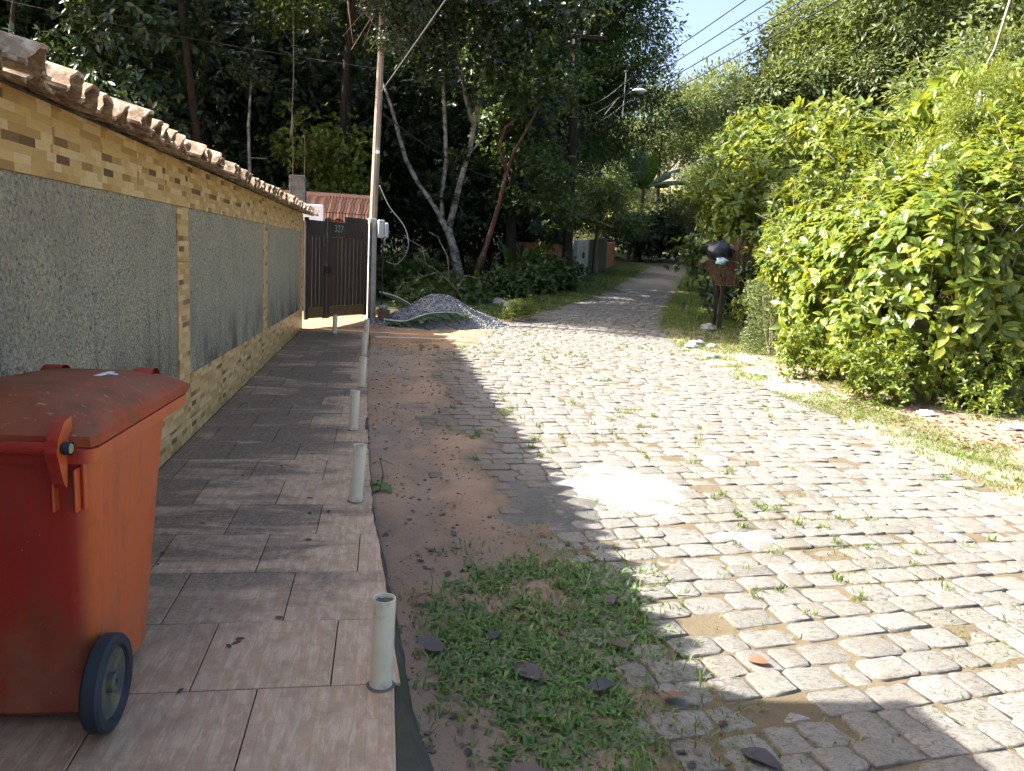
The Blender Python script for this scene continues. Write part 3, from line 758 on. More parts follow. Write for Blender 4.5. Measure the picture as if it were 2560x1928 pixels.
for (x, y, lb, s), (ta, tb) in zip(POSTS, tilt):
    e = empty('pipe_post', (x, y, 0), 0, lb, 'post', 'white pipe posts along the pavement'); e.rotation_euler = (ta, tb, rp.uniform(0, 6))
    e.rotation_euler = Euler((ta, tb, 0)); e.scale = (1, 1, s)
    link('pipe', pm, e); link('concrete_fill', pf, e); link('mortar_collar', pc, e)

# ------------------------------------------------------------------ wheeled bin
bn = empty('wheeled_bin', (-1.085, 2.62, 0), R(-2.5), 'tall red wheeled rubbish bin with closed stained lid standing against the wall', 'bin')
def rrect(hx, y0, y1, r, z, n=5):
    P = []
    for cx, cy, a0 in ((hx - r, y1 - r, 0), (-hx + r, y1 - r, 90), (-hx + r, y0 + r, 180), (hx - r, y0 + r, 270)):
        for k in range(n + 1): a = R(a0 + 90 * k / n); P.append((cx + r * math.cos(a), cy + r * math.sin(a), z))
    return P
b = MB(); rings = []
for z, hx, y0, y1, r in ((.030, .240, -.255, .205, .05), (.050, .258, -.275, .225, .055), (.30, .265, -.285, .285, .06), (.60, .272, -.295, .36, .065), (.845, .279, -.302, .43, .07), (.852, .290, -.315, .50, .05), (.852, .308, -.335, .585, .05), (.893, .310, -.337, .59, .05), (.897, .303, -.33, .582, .05), (.897, .285, -.305, .55, .06)):
    rings.append(rrect(hx, y0, y1, r, z))
n = len(rings[0]); P = [p for q in rings for p in q]
F = [(i * n + j, i * n + (j + 1) % n, (i + 1) * n + (j + 1) % n, (i + 1) * n + j) for i in range(len(rings) - 1) for j in range(n)]
F.append(tuple(reversed(range(n)))); b.add(P, F); body = b.build('body', M['bin'], bn); auto_smooth(body, 38)
for sx in (-1, 1):
    b = MB(); b.bevbox((sx * .262, -.292, .78), (.012, .022, .15), .003); b.build('rib', M['bin'], body)
# lid
def lidz(u, v):
    S = float(np.interp(v, [0, .05, .12, .22, .34, .6, .86, .97, 1], [.0, .34, .74, 1.0, .97, .80, .62, .50, .30])); S = S
    e = min(u, 1 - u); T = float(np.interp(e, [0, .015, .05, .14, .25, .5], [0, .26, .36, .72, .95, 1.0]))
    return .930 + .100 * S * (0.0 + T) * (1 if e > 0 else .4)
b = MB()
def lf(u, v):
    hx = .308 - .012 * (v < .03) ; x = -hx + 2 * hx * u; y = -.325 + .905 * v
    return (x, y, lidz(u, v))
NU, NV = 28, 30
b.grid(lf, NU, NV)
N1 = NU + 1; rim = [i for i in range(N1)] + [j * N1 + NU for j in range(1, NV + 1)] + [NV * N1 + i for i in range(NU - 1, -1, -1)] + [j * N1 for j in range(NV - 1, 0, -1)]
base = len(b.v); b.v += [(b.v[i][0] * 1.004, b.v[i][1], .899 if True else 0) for i in rim]; m = len(rim)
for k in range(m): b.f.append((rim[(k + 1) % m], rim[k], base + k, base + (k + 1) % m)); b.m.append(0)
lid = b.build('lid', M['lid'], bn); auto_smooth(lid, 35)
for hx in (.165,):
    b = MB(); b.grid(lambda u, v: (hx - .035 + .07 * u, .535 + .055 * math.cos(math.pi * v), .952 + .042 * math.sin(math.pi * v)), 4, 10)
    b.grid(lambda u, v: (hx - .035 + .07 * u, .535 + .045 * math.cos(math.pi * v), .945 + .036 * math.sin(math.pi * v)), 4, 10); h = b.build('lid_grip', M['bin'], lid); auto_smooth(h)
    link('lid_grip', h.data, lid, (-2 * hx, 0, 0))
b = MB(); b.box((.10, .30, 1.004), (.022, .11, .002), (0, R(2), R(-8))); b.box((.125, .31, 1.0035), (.035, .02, .002), (0, R(4), R(-4))); b.build('sticker', M['white'], lid)
# handle bar, hinge lugs, bolts
b = MB(); b.tube([(-.28, -.372, .905), (.205, -.372, .905)], .0185, 14); hb = b.build('handle_bar', M['bin'], bn); auto_smooth(hb)
for sx in (1, -1):
    bm = MB(); x = sx * .222
    pts = [(-.300, .985), (-.345, .975), (-.385, .935), (-.398, .90), (-.388, .872), (-.36, .80), (-.345, .785), (-.338, .80), (-.335, .86), (-.315, .90), (-.29, .93)]
    n = len(pts); P = [(x - .016, a, c) for a, c in pts] + [(x + .016, a, c) for a, c in pts]
    bm.add(P, [tuple(reversed(range(n))), tuple(range(n, 2 * n))] + [(i, (i + 1) % n, n + (i + 1) % n, n + i) for i in range(n)]); fixo = bm.build('hinge_lug', M['bin'], bn); fix_normals(fixo.data)
    bm = MB(); bm.lathe([(0, .0), (.017, .0), (.019, .004), (.019, .022)], 16, 'x', (x + sx * .018 if sx > 0 else x - .040, -.362, .905)); 
    bm.lathe([(.0, .024), (.0125, .023), (.015, .02)], 14, 'x', (x + sx * .018 if sx > 0 else x - .04, -.362, .905), mi=1); bm.build('hinge_bolt', [M['tyre'], M['bolt']], bn)
    for q in (-.03, .03): bm = MB(); bm.bevbox((x + q, -.308, .77), (.008, .05, .13), .003); bm.build('rib', M['bin'], body)
def wheel(x, side):
    w = link('wheel', None, bn, (x, -.275, .146)); w.empty_display_size = .05
    t = MB(); t.lathe([(.105, -.026), (.138, -.027), (.146, -.018), (.146, .018), (.138, .027), (.112, .026), (.106, .012)], 40, 'x'); o = t.build('tyre', M['tyre'], w); auto_smooth(o, 30)
    t = MB(); t.lathe([(0, .004), (.05, .006), (.098, .008), (.107, .014)], 32, 'x'); t.lathe([(.107, -.02), (.05, -.012), (0, -.01)], 32, 'x')
    t.lathe([(.030, .0), (.030, .024), (.024, .028), (.012, .028), (.011, .020), (0, .02)], 18, 'x'); o = t.build('rim', M['hub'], w); auto_smooth(o, 30)
    if side < 0: w.rotation_euler = (0, 0, math.pi)
wheel(.300, 1); wheel(-.300, -1)
b = MB(); b.tube([(-.3, -.24, .146), (.3, -.24, .146)], .011, 8); b.build('axle', M['cable'], bn)


# ------------------------------------------------------------------ poles and cables
lp = empty('wooden_pole', (-.20, 16.30, gz(-.2, 16.3) - .1), 0, 'sun bleached slim wooden pole rising behind the gate post', 'utility pole')
b = MB(); rr = random.Random(2); b.tube([(0, 0, 0), (-.02, 0, 2.1), (.02, 0, 4.0), (.05, .02, 5.2), (.06, .02, 6.1)], [.085, .08, .073, .067, .06], 9, jit=.05, rng=rr); b.build('shaft', M['polewood'], lp)
b = MB(); b.lathe([(0, 0), (.035, 0), (.04, .05), (.03, .07), (0, .07)], 14, 'y', (.045, -.15, 3.42)); b.build('insulator', M['white'], lp)
mbx = empty('meter_box', (-.055, 16.03, 1.70), R(12), 'grey electricity meter box with cloudy cover fixed to the concrete gate post', 'meter box')
b = MB(); b.bevbox((0, 0, .19), (.13, .11, .36), .015); b.build('case', M['greyplastic'], mbx)
b = MB(); b.bevbox((.10, -.03, .17), (.08, .13, .30), .02); b.build('cover', M['glassy'], mbx)
b = MB(); b.tube([(.04, -.02, .0), (.04, -.02, -.14), (.05, -.01, -.16)], .014, 8); b.tube([(.04, -.02, -.05), (.06, .03, -.9), (.05, .05, -1.65)], .017, 6); b.build('conduit', M['cable'], mbx)
def cable(pts, r, mat, label, sag=0.0, cat='cable', n=16, group=None, name='power_cable'):
    pts = [Vector(p) for p in pts]; b = MB(); Q = []
    for a, c in zip(pts[:-1], pts[1:]):
        for k in range(n + (c is pts[-1])):
            t = k / n; p = a.lerp(c, t); p.z -= sag * 4 * t * (1 - t); Q.append(p)
    b.tube(Q, r, 5, cap=False); o = b.build(name, mat, None, True); tag(o, label, cat, group); return o
def curve_cable(pts, r, mat, label, name='power_cable', cat='cable'):
    # smooth loop through points
    P = [Vector(p) for p in pts]; Q = []
    for i in range(len(P) - 1):
        p0 = P[max(i - 1, 0)]; p1 = P[i]; p2 = P[i + 1]; p3 = P[min(i + 2, len(P) - 1)]
        for k in range(8):
            t = k / 8; Q.append(.5 * ((2 * p1) + (p2 - p0) * t + (2 * p0 - 5 * p1 + 4 * p2 - p3) * t * t + (3 * p1 - p0 - 3 * p2 + p3) * t ** 3))
    Q.append(P[-1]); b = MB(); b.tube(Q, r, 6); o = b.build(name, mat, None, True); tag(o, label, cat); return o
curve_cable([(-.10, 16.18, 2.75), (.10, 16.1, 2.35), (.42, 16.0, 1.95), (.50, 16.0, 1.55), (.30, 16.0, 1.22), (.06, 16.0, 1.25)], .011, M['cable_pale'], 'pale cable hanging in a loop beside the meter box')
dp = empty('dark_pole', (6.41, 26.8, .35), 0, 'tall dark timber utility pole with a crossarm and street lamp beside the road', 'utility pole')
b = MB(); b.tube([(0, 0, 0), (-.05, 0, 3.0), (-.12, 0, 6.0), (-.20, 0, 8.75)], [.20, .175, .15, .125], 12, jit=.04, rng=rr); b.build('shaft', M['darkwood'], dp)
b = MB(); b.bevbox((-.05, -.14, 8.50), (1.75, .10, .13), .01, (0, R(-2), 0)); b.build('crossarm', M['darkwood'], dp)
for x in (-.75, .05, .65):
    b = MB(); b.lathe([(0, 0), (.03, 0), (.05, .05), (.035, .07), (.05, .10), (.02, .14), (0, .14)], 10, 'z', (x, -.14, 8.56)); b.build('insulator', M['stone'], dp)
for z in (5.9, 6.6, 4.6, 3.3): b = MB(); b.lathe([(.165, z), (.17, z + .005), (.17, z + .05), (.165, z + .055)], 14, 'z', (-.02 * z, 0, 0)); b.build('band', M['cable_pale'], dp)
b = MB(); b.tube([(.0, -.12, 4.9), (.55, -.35, 5.6), (1.25, -.5, 6.55), (1.75, -.6, 6.85)], .020, 7); arm = b.build('lamp_bracket', M['cable'], dp)
b = MB(); b.grid(lambda u, v: (1.70 + .55 * v, -.6 + .13 * math.sin(math.pi * v) ** .6 * math.cos(math.pi * u), 6.86 + .09 * math.sin(math.pi * v) ** .6 * math.sin(math.pi * u)), 12, 12); lh = b.build('lamp_head', M['lampglass'], dp, True)
b = MB(); b.grid(lambda u, v: (1.78 + .42 * v, -.6 + .11 * math.sin(math.pi * v) ** .6 * math.cos(math.pi * u), 6.86 - .10 * math.sin(math.pi * v) ** .6 * math.sin(math.pi * u)), 12, 12); b.build('lens', M['glassy'], lh, True)
b = MB(); b.tube([(1.35, -.9, 5.9), (1.36, -.9, 7.35)], .022, 6); b.bevbox((1.35, -.9, 7.37), (.08, .08, .05), .01); b.build('spacer_rod', M['cable_pale'], dp)
LB = ['topmost of the four service wires running from the dark pole over the hedge', 'second of the four service wires from the dark pole, counted from above', 'third of the four service wires from the dark pole, counted from above', 'lowest of the four service wires running from the dark pole over the hedge']
for k in range(4):
    z = 7.05 - .36 * k
    cable([(6.25, 26.7, z - .45 + .05 * k), (7.72, 25.9, z + .30), (8.2 + .15 * k, -4.0, z + 1.25)], .014, M['cable'], LB[k], .22, n=14, group='service wires from the dark pole')
cable([(5.45, 26.65, 8.95), (3.2, -6, 12.4)], .011, M['cable'], 'thin wire leaving the left end of the dark pole crossarm', .3)
cable([(6.95, 26.65, 9.05), (9.5, -6, 12.6)], .011, M['cable'], 'thin wire leaving the right end of the dark pole crossarm', .3)
cable([(-.13, 16.25, 4.55), (3.9, 5.0, 8.6)], .013, M['cable_pale'], 'straight pale cable rising from the wooden pole towards the upper edge', .05)
cable([(-.13, 16.3, 5.0), (-18, 26, 9.3)], .0045, M['darkwood'], 'thin wire crossing the dark forest above the tiled wall', .35)
cable([(-.15, 16.25, 4.2), (6.28, 26.7, 4.35)], .011, M['cable'], 'slack cable strung between the two poles', .75)
curve_cable([(6.15, 26.6, 3.5), (5.8, 26.5, 3.05), (5.5, 26.4, 3.2), (5.45, 26.3, 3.4)], .013, M['cable'], 'short cable loop hanging from the left side of the dark pole')
curve_cable([(6.35, 26.6, 4.6), (7.4, 26.2, 4.45), (8.6, 26.0, 4.55)], .013, M['cable_pale'], 'pale slack wire hanging right of the dark pole at mid height')

# ------------------------------------------------------------------ house parts behind the gate
ww = empty('white_wall', (-1.68, 17.0, 0), 0, 'white painted wall end behind the gate below the concrete column', 'wall')
b = MB(); b.bevbox((.06, 0, 2.16), (.74, .2, .34), .012); b.build('painted_block', M['white'], ww)
b = MB(); b.bevbox((-.08, .03, .98), (.79, .14, 1.98), .012); b.build('base', M['concrete_dark'], ww)
cc = empty('concrete_column', (-1.82, 17.35, 0), 0, 'unfinished dark concrete column with two bare steel rods behind the wall', 'column')
b = MB(); b.bevbox((0, 0, 1.45), (.33, .30, 2.95), .012); b.build('shaft', M['concrete_dark'], cc)
for x in (-.11, .13):
    b = MB(); b.tube([(x, 0, 2.9), (x + .01, 0, 3.4), (x - .01, 0, 3.95 - x)], .010, 6); b.build('steel_rod', M['iron'], cc)
gr = empty('security_grille', (-1.20, 17.05, 1.85), R(5), 'row of bent rusty security bars above the wall behind the gate', 'railing')
for i in range(15):
    b = MB(); x = i * .066; b.tube([(x, 0, 0), (x, 0, .36), (x + .035, -.08, .46), (x + .03, -.10, .54), (x + .075, -.2, .64), (x + .07, -.22, .68)], .009, 5); b.build('bar', M['iron'], gr)
b = MB(); b.tube([(-.02, 0, .10), (1.0, 0, .10)], .009, 5); b.tube([(-.02, 0, .34), (1.0, 0, .34)], .009, 5); b.build('rail', M['iron'], gr)
lw = empty('low_brick_wall', (-.72, 17.1, 0), 0, 'low wall carrying the bent security bars behind the gate', 'wall')
b = MB(); b.bevbox((0, .1, .93), (.95, .16, 1.86), .01); b.build('block', M['brick'], lw)
hs = empty('brick_house', (-2.2, 20.95, 0), 0, 'brick house with a red clay tile roof behind the security bars', 'house')
b = MB(); b.box((-1.0, 0, 1.05), (5.4, 4.0, 2.1)); b.build('wall', M['brick'], hs)
rf = link('roof', None, hs); rf.empty_display_size = .1
b = MB()
for row in range(7):
    y0 = -2.25 + row * .28; z0 = 2.12 + row * .085
    def fr(u, v, y0=y0, z0=z0): return (-3.9 + 5.8 * u, y0 + .32 * v, z0 + .097 * v + .022 * math.cos(2 * math.pi * 5.8 * u / .22) + .014)
    b.grid(fr, 150, 1)
    b.grid(lambda u, v, y0=y0, z0=z0: (-3.9 + 5.8 * u, y0, z0 + .022 * math.cos(2 * math.pi * 5.8 * u / .22) + .014 - .02 * v), 150, 1)
o = b.build('roof_tiles', M['clay_red'], rf); tag(o, kind='stuff')
b = MB(); b.tube([(-3.9, -.25, 2.74), (1.9, -.25, 2.74)], .09, 8); b.build('ridge', M['clay_red'], rf)
sh = empty('gabled_shed', (-3.45, 26.2, 0), 0, 'small brick shed with a gabled clay roof beyond the house', 'shed')
b = MB(); b.box((0, 0, 1.65), (.62, .7, 3.5)); b.build('wall', M['brick'], sh)
b = MB()
for s in (-1, 1):
    b.box((s * .22, 0, 3.56), (.52, .95, .05), (0, s * R(24), 0))
b.build('roof', M['clay_red'], sh)
for k in range(5):
    b = MB(); b.box((-.3 + .15 * k, -.46, 3.56 - abs(-.3 + .15 * k) * .4 + .06), (.05, .12, .05)); b.build('rafter', M['gatewood'], sh)

# ------------------------------------------------------------------ gravel heap and what lies on it
def heap_z(x, y):
    px = np.interp(x, [-.35, .1, .55, 1.0, 1.35, 1.8, 2.2, 2.65], [0, .10, .34, .60, .57, .36, .17, 0])
    q = np.clip(1 - np.abs((y - 15.75 - .05 * x) / (.40 + .75 * px)), 0, 1)
    return px * sstep(q * 1.05) + (fbm(x * 5, y * 5, 77) - .5) * .05 * sstep(px * 8) * q
hp = empty('gravel_heap', (1.1, 15.7, gz(1.1, 15.7)), 0, 'heap of grey gravel on the ground beside the gate', 'gravel heap')
b = MB()
def hf(u, v):
    x = -.4 + 3.1 * u; y = 14.75 + 2.1 * v; return (x - 1.1, y - 15.7, gz(x, y) - gz(1.1, 15.7) + float(heap_z(np.array([x]), np.array([y]))[0]) - .012)
b.grid(hf, 60, 40); b.build('mound', M['gravel'], hp, True)
rg = np.random.RandomState(11); n = 9000
gx = rg.uniform(-.45, 2.75, n); gy = rg.uniform(14.7, 16.8, n); hz = heap_z(gx, gy); keep = (hz > .004) | (rg.rand(n) < .05); gx, gy, hz = gx[keep], gy[keep], hz[keep]
gz_ = ground_z(gx, gy) + hz - gz(1.1, 15.7); n = len(gx)
oc = np.array([(1, 0, 0), (-1, 0, 0), (0, 1, 0), (0, -1, 0), (0, 0, 1), (0, 0, -1)], float); of = np.array([(0, 2, 4), (2, 1, 4), (1, 3, 4), (3, 0, 4), (2, 0, 5), (1, 2, 5), (3, 1, 5), (0, 3, 5)])
sc = rg.uniform(.010, .026, (n, 1, 1)) * rg.uniform(.6, 1.2, (n, 6, 1)); Vg = oc[None] * sc
a = rg.uniform(0, 6.3, n); c, s = np.cos(a), np.sin(a); Vr = np.stack([Vg[..., 0] * c[:, None] - Vg[..., 2] * s[:, None], Vg[..., 1], Vg[..., 0] * s[:, None] + Vg[..., 2] * c[:, None]], -1)
Vr = Vr + np.stack([gx - 1.1, gy - 15.7, gz_], -1)[:, None, :]
Fg = (of[None] + (np.arange(n) * 6)[:, None, None]).reshape(-1, 3)
tag(link('loose_stones', np_mesh('loose_stones', Vr.reshape(-1, 3), Fg, M['gravel']), hp), kind='stuff')

def banana_leaf(path, widths, fold, torn, seed, nx=6):
    """blade along a path (list of points); torn: chance that a strip is split from the next"""
    r = random.Random(seed); b = MB(); P = [Vector(p) for p in path]; m = 26; pts = []
    for k in range(m + 1):
        t = k / m * (len(P) - 1); i = min(int(t), len(P) - 2); f = t - i
        p0 = P[max(i - 1, 0)]; p1 = P[i]; p2 = P[i + 1]; p3 = P[min(i + 2, len(P) - 1)]
        pts.append(.5 * ((2 * p1) + (p2 - p0) * f + (2 * p0 - 5 * p1 + 4 * p2 - p3) * f * f + (3 * p1 - p0 - 3 * p2 + p3) * f ** 3))
    up = Vector((0, 0, 1)); gap = 0
    for side in (-1, 1):
        droop = 0
        for k in range(m):
            a, c = pts[k], pts[k + 1]; t = (c - a).normalized(); sd = t.cross(up); sd = sd.normalized() if sd.length > .05 else Vector((1, 0, 0)); nn = sd.cross(t)
            wa = float(np.interp(k / m, [i / (len(widths) - 1) for i in range(len(widths))], widths)); wb = float(np.interp((k + 1) / m, [i / (len(widths) - 1) for i in range(len(widths))], widths))
            if r.random() < torn: droop = r.uniform(-.5, .9) * .5; cut = .004
            else: cut = 0
            row = []
            for q in range(nx + 1):
                f = q / nx; dz = fold * f * f
                for (p, w, ex) in ((a, wa, cut), (c, wb, 0)):
                    lift = -(dz + droop * f * f) * w
                    row.append(p + sd * side * w * f * (1 - .25 * abs(fold) * f) + nn * lift + t * (w * f * .22 + ex * (f > 0)))
            base = len(b.v); b.v += [tuple(x) for x in row]
            for q in range(nx): b.f.append((base + 2 * q, base + 2 * q + 1, base + 2 * q + 3, base + 2 * q + 2)); b.m.append(0)
    rib = MB(); rib.tube(pts, [.022 - .018 * k / m for k in range(m + 1)], 6)
    return b, rib
fl = empty('fallen_banana_leaf', (0, 15.3, .2), 0, 'large torn green banana leaf lying over the gravel heap', 'leaf')
lz = lambda x, y, d=.05: float(ground_z(np.array([x]), np.array([y]))[0] + heap_z(np.array([x]), np.array([y]))[0]) - .2 + d
b, rib = banana_leaf([(x, y, lz(x, y + 15.3, d)) for x, y, d in ((.05, -.12, .13), (.45, -.08, .10), (.9, -.04, .10), (1.35, .02, .10), (1.75, .12, .10))], [.14, .28, .32, .26, .03], .25, .5, 4)
b.build('blade', M['lf_banana_o'], fl, True); rib.build('midrib', M['pale_strip'], fl)
fl2 = empty('fallen_banana_leaf', (.15, 16.1, .2), 0, 'smaller banana leaf propped behind the flower pot by the gate post', 'leaf')
b, rib = banana_leaf([(-.2, 0, .42), (.15, -.05, .34), (.6, -.1, .12), (.85, -.15, .05)], [.10, .22, .22, .05], .3, .1, 6); b.build('blade', M['lf_banana_o'], fl2, True); rib.build('midrib', M['pale_strip'], fl2)
pt = empty('flower_pot', (.03, 15.62, gz(.03, 15.62)), 0, 'dirty brown flower pot at the foot of the gate post', 'flower pot')
b = MB(); b.lathe([(0, 0), (.085, 0), (.125, .22), (.137, .22), (.137, .255), (.122, .255), (.115, .235), (0, .225)], 22); o = b.build('bowl', M['pot'], pt); auto_smooth(o, 30)
def rock(name, loc, r, label, cat='stone', seed=0, group=None, mat='stone', flat=.6):
    q = random.Random(seed); b = MB(); nu, nv = 9, 6; P = []
    for j in range(nv + 1):
        ph = math.pi * j / nv - math.pi / 2
        for i in range(nu): th = 2 * math.pi * i / nu; k = r * q.uniform(.78, 1.15); P.append((k * math.cos(ph) * math.cos(th), k * math.cos(ph) * math.sin(th), k * flat * math.sin(ph)))
    F = [(j * nu + i, j * nu + (i + 1) % nu, (j + 1) * nu + (i + 1) % nu, (j + 1) * nu + i) for j in range(nv) for i in range(nu)]
    b.add(P, F); o = b.build(name, M[mat], None, False, loc); return tag(o, label, cat, group)
rock('stone', (.03, 15.60, gz(.03, 15.6) + .30), .095, 'flat grey stone resting on the flower pot', seed=2)
# twiggy fallen branch behind the heap
def branch_thing(name, lab, base, segs, mat, cat='branch', r0=.02):
    e = empty(name, base, 0, lab, cat); b = MB(); q = random.Random(9)
    for s in segs: b.tube([Vector(p) for p in s], [r0 * (1 - .7 * i / (len(s) - 1)) for i in range(len(s))], 5)
    b.build('wood', mat, e, True); return e
branch_thing('fallen_branch', 'bare pale forked branch lying behind the gravel heap', (2.0, 18.2, gz(2, 18.2)),
    [[(0, 0, 0), (-.25, 0, .45), (-.7, .1, .85), (-1.25, .1, 1.15)], [(-.45, 0, .65), (-.5, .1, 1.2), (-.75, .1, 1.65), (-.95, .1, 1.75)], [(-.25, 0, .45), (-.1, 0, .8), (.25, 0, .75), (.35, 0, .4)], [(-.7, .1, .85), (-1.1, .1, .7), (-1.4, .1, .45)], [(-1.0, .1, 1.0), (-1.1, .2, 1.4), (-1.5, .2, 1.6)], [(0, 0, 0), (.4, .1, .1), (1.0, .1, .02)]], M['bark_grey'], r0=.014)
bt = MB(); bt.bevbox((0, 0, 0), (1.62, .045, .02), .005); o = bt.build('pale_strip', M['pale_strip'], None, False, (.72, 12.86, gz(.72, 12.86) + .045), (0, 0, R(3))); tag(o, 'thin pale strip put in for a bright line across the red dirt near the gate', 'pale_strip')  # pale strip put in for an unexplained bright line on the dirt
for k, (x, y, r, lb) in enumerate([(3.3, 18.9, .34, 'mossy grey boulder at the verge right of the gravel heap'), (5.85, 13.6, .16, 'grey stone at the right road edge near the refuse cage'), (2.95, 19.6, .22, 'smaller mossy rock behind the gravel heap'), (7.2, 16.2, .2, 'grey rock at the foot of the refuse cage')]):
    rock('rock', (x, y, gz(x, y) + .04), r, lb, 'rock', 20 + k)

# ------------------------------------------------------------------ refuse cage with rubbish
cg = empty('refuse_cage', (7.95, 16.6, gz(7.95, 16.6) - .02), R(-8), 'rusty roadside refuse cage on dark legs at the end of the hedge', 'refuse cage')
for x, y in ((-.36, -.2), (-.36, .22), (.36, -.2), (.36, .22)):
    b = MB(); b.bevbox((x, y, .48), (.085, .085, 1.0), .008); b.build('leg', M['darkwood'], cg)
b = MB(); z0, z1 = .98, 1.52
def cp(u, v, t): # u along perimeter 0..4
    hx = .42 + .24 * t; hy = .26 + .10 * t; k = u % 4; f = k - int(k); k = int(k)
    c = [(-hx, -hy), (hx, -hy), (hx, hy), (-hx, hy)]; p, q = c[k], c[(k + 1) % 4]; return (p[0] + (q[0] - p[0]) * f, p[1] + (q[1] - p[1]) * f, z0 + (z1 - z0) * t)
for i in range(44): b.tube([cp(i / 11, 0, 0), cp(i / 11, 0, 1)], .006, 4)
for t, r_ in ((0, .018), (.33, .006), (.66, .006), (1, .014)): b.tube([cp(k, 0, t) for k in (0, 1, 2, 3, 3.9999)] , r_, 5)
for i in range(8): b.tube([(-.38 + .1 * i, -.25, z0), (-.38 + .1 * i, .25, z0)], .006, 4)
b.build('basket', M['rust'], cg)
def crumple(name, loc, size, seed, mat, label, cat, dz=.35):
    b = MB(); q = np.random.RandomState(seed); nu, nv = 18, 11; ph0 = q.uniform(0, 6, 8)
    def fn(u, v):
        th = 2 * math.pi * u; ph = math.pi * (v - .5); k = 1 + dz * .35 * math.sin(3 * th + ph0[0] + 4 * ph) + dz * .25 * math.sin(7 * th + ph0[1]) * math.cos(ph) + dz * .2 * math.sin(9 * ph + ph0[2] + 2 * th)
        return (size[0] * k * math.cos(ph) * math.cos(th), size[1] * k * math.cos(ph) * math.sin(th), size[2] * k * math.sin(ph))
    b.grid(fn, nu, nv); o = b.build(name, M[mat], None, True, loc); return tag(o, label, cat)
cz = gz(7.95, 16.6)
crumple('rubbish_bag', (7.42, 16.5, cz + 1.72), (.30, .24, .20), 3, 'bag_black', 'shiny black rubbish bag on top of the refuse cage', 'bag')
crumple('plastic_bag', (7.42, 16.32, cz + 1.50), (.13, .06, .07), 5, 'bag_blue', 'pale blue plastic bag squeezed into the refuse cage rim', 'bag', .6)
def straws(name, loc, n, h, spread, r, mat, label, seed, bend=.3, cat='dry leaves', down=False):
    e = empty(name, loc, 0, label, cat); q = random.Random(seed); b = MB()
    for i in range(n):
        x, y = q.gauss(0, spread), q.gauss(0, spread * .6); hh = h * q.uniform(.6, 1.15); bx, by = x * bend * 3 + q.uniform(-.1, .1), y * bend * 3 + q.uniform(-.1, .1)
        b.tube([(x, y, 0), (x + bx * .3, y + by * .3, hh * .6), (x + bx, y + by, hh)], [r, r * .8, r * .3], 4)
    o = b.build('stalks', M[mat], e); tag(o, kind='stuff'); return e
straws('dry_palm_leaves', (7.92, 16.55, cz + 1.02), 150, .95, .11, .011, 'thatch', 'upright bundle of dry brown palm leaves in the refuse cage', 5, .12)
straws('dry_brushwood', (8.1, 16.6, cz + 1.0), 260, .62, .26, .008, 'thatch', 'tangle of dry brushwood filling the refuse cage', 6, .25)

# ------------------------------------------------------------------ low walls, shed roof and picket gate along the far left of the road
A = Vector((7.35, 29.3)); B = Vector((11.9, 39.3)); ang = math.atan2(B.y - A.y, B.x - A.x); gw = empty('garden_wall', (A.x, A.y, gz(A.x, A.y) - .3), ang, 'low garden wall, pale then mossy green, left of the road beyond the dark pole', 'wall')
gw.rotation_euler = (0, -math.atan(.05), ang)
for u0, u1, h, mat, nm_ in ((-.2, 2.3, 1.75, 'palewall', 'pale_panel'), (2.3, 3.6, 1.72, 'greenwall', 'mossy_panel'), (3.6, 7.6, 1.70, 'greenwall', 'mossy_panel'), (7.6, 10.4, 1.5, 'brick', 'brick_panel')):
    b = MB(); b.bevbox(((u0 + u1) / 2, 0, h / 2), (u1 - u0 - .01, .18, h), .015); b.build(nm_, M[mat], gw)
b = MB(); b.bevbox((1.0, -.12, 1.15), (.30, .06, .22), .01); b.build('letter_slot', M['cable'], gw)
gb = empty('brick_wall', (5.6, 27.9, gz(5.6, 27.9) - .2), R(20), 'short brown brick wall behind the dark pole', 'wall')
b = MB(); b.bevbox((0, 0, .75), (2.2, .2, 1.5), .015); b.build('block', M['brick'], gb)
sr = empty('shed_roof', (8.3, 32.2, gz(8.3, 32.2)), R(25), 'small lean-to roof edge behind the pale garden wall', 'roof')
b = MB(); b.box((0, 0, 2.35), (2.0, 1.6, .07), (R(10), R(12), 0)); b.build('sheet', M['polewood'], sr)
for x in (-.8, .8): b = MB(); b.box((x, 0, 1.1), (.1, .1, 2.3)); b.build('prop', M['darkwood'], sr)
pk = empty('picket_gate', (20.9, 56.0, gz(20.9, 56) - .05), R(-8), 'far wooden picket gate closing the end of the road', 'gate')
for i in range(12):
    if i == 6: continue
    b = MB(); h = 1.75 if i < 6 else 1.9; b.box((i * .19, 0, h / 2 + .1), (.10, .03, h)); b.build('picket', M['polewood'], pk)
b = MB(); b.box((1.05, .04, .6), (2.3, .04, .09)); b.box((1.05, .04, 1.5), (2.3, .04, .09)); b.build('rail', M['darkwood'], pk)
for x in (-.15, 2.3): b = MB(); b.box((x, .05, 1.1), (.16, .16, 2.2)); b.build('gate_post', M['darkwood'], pk)

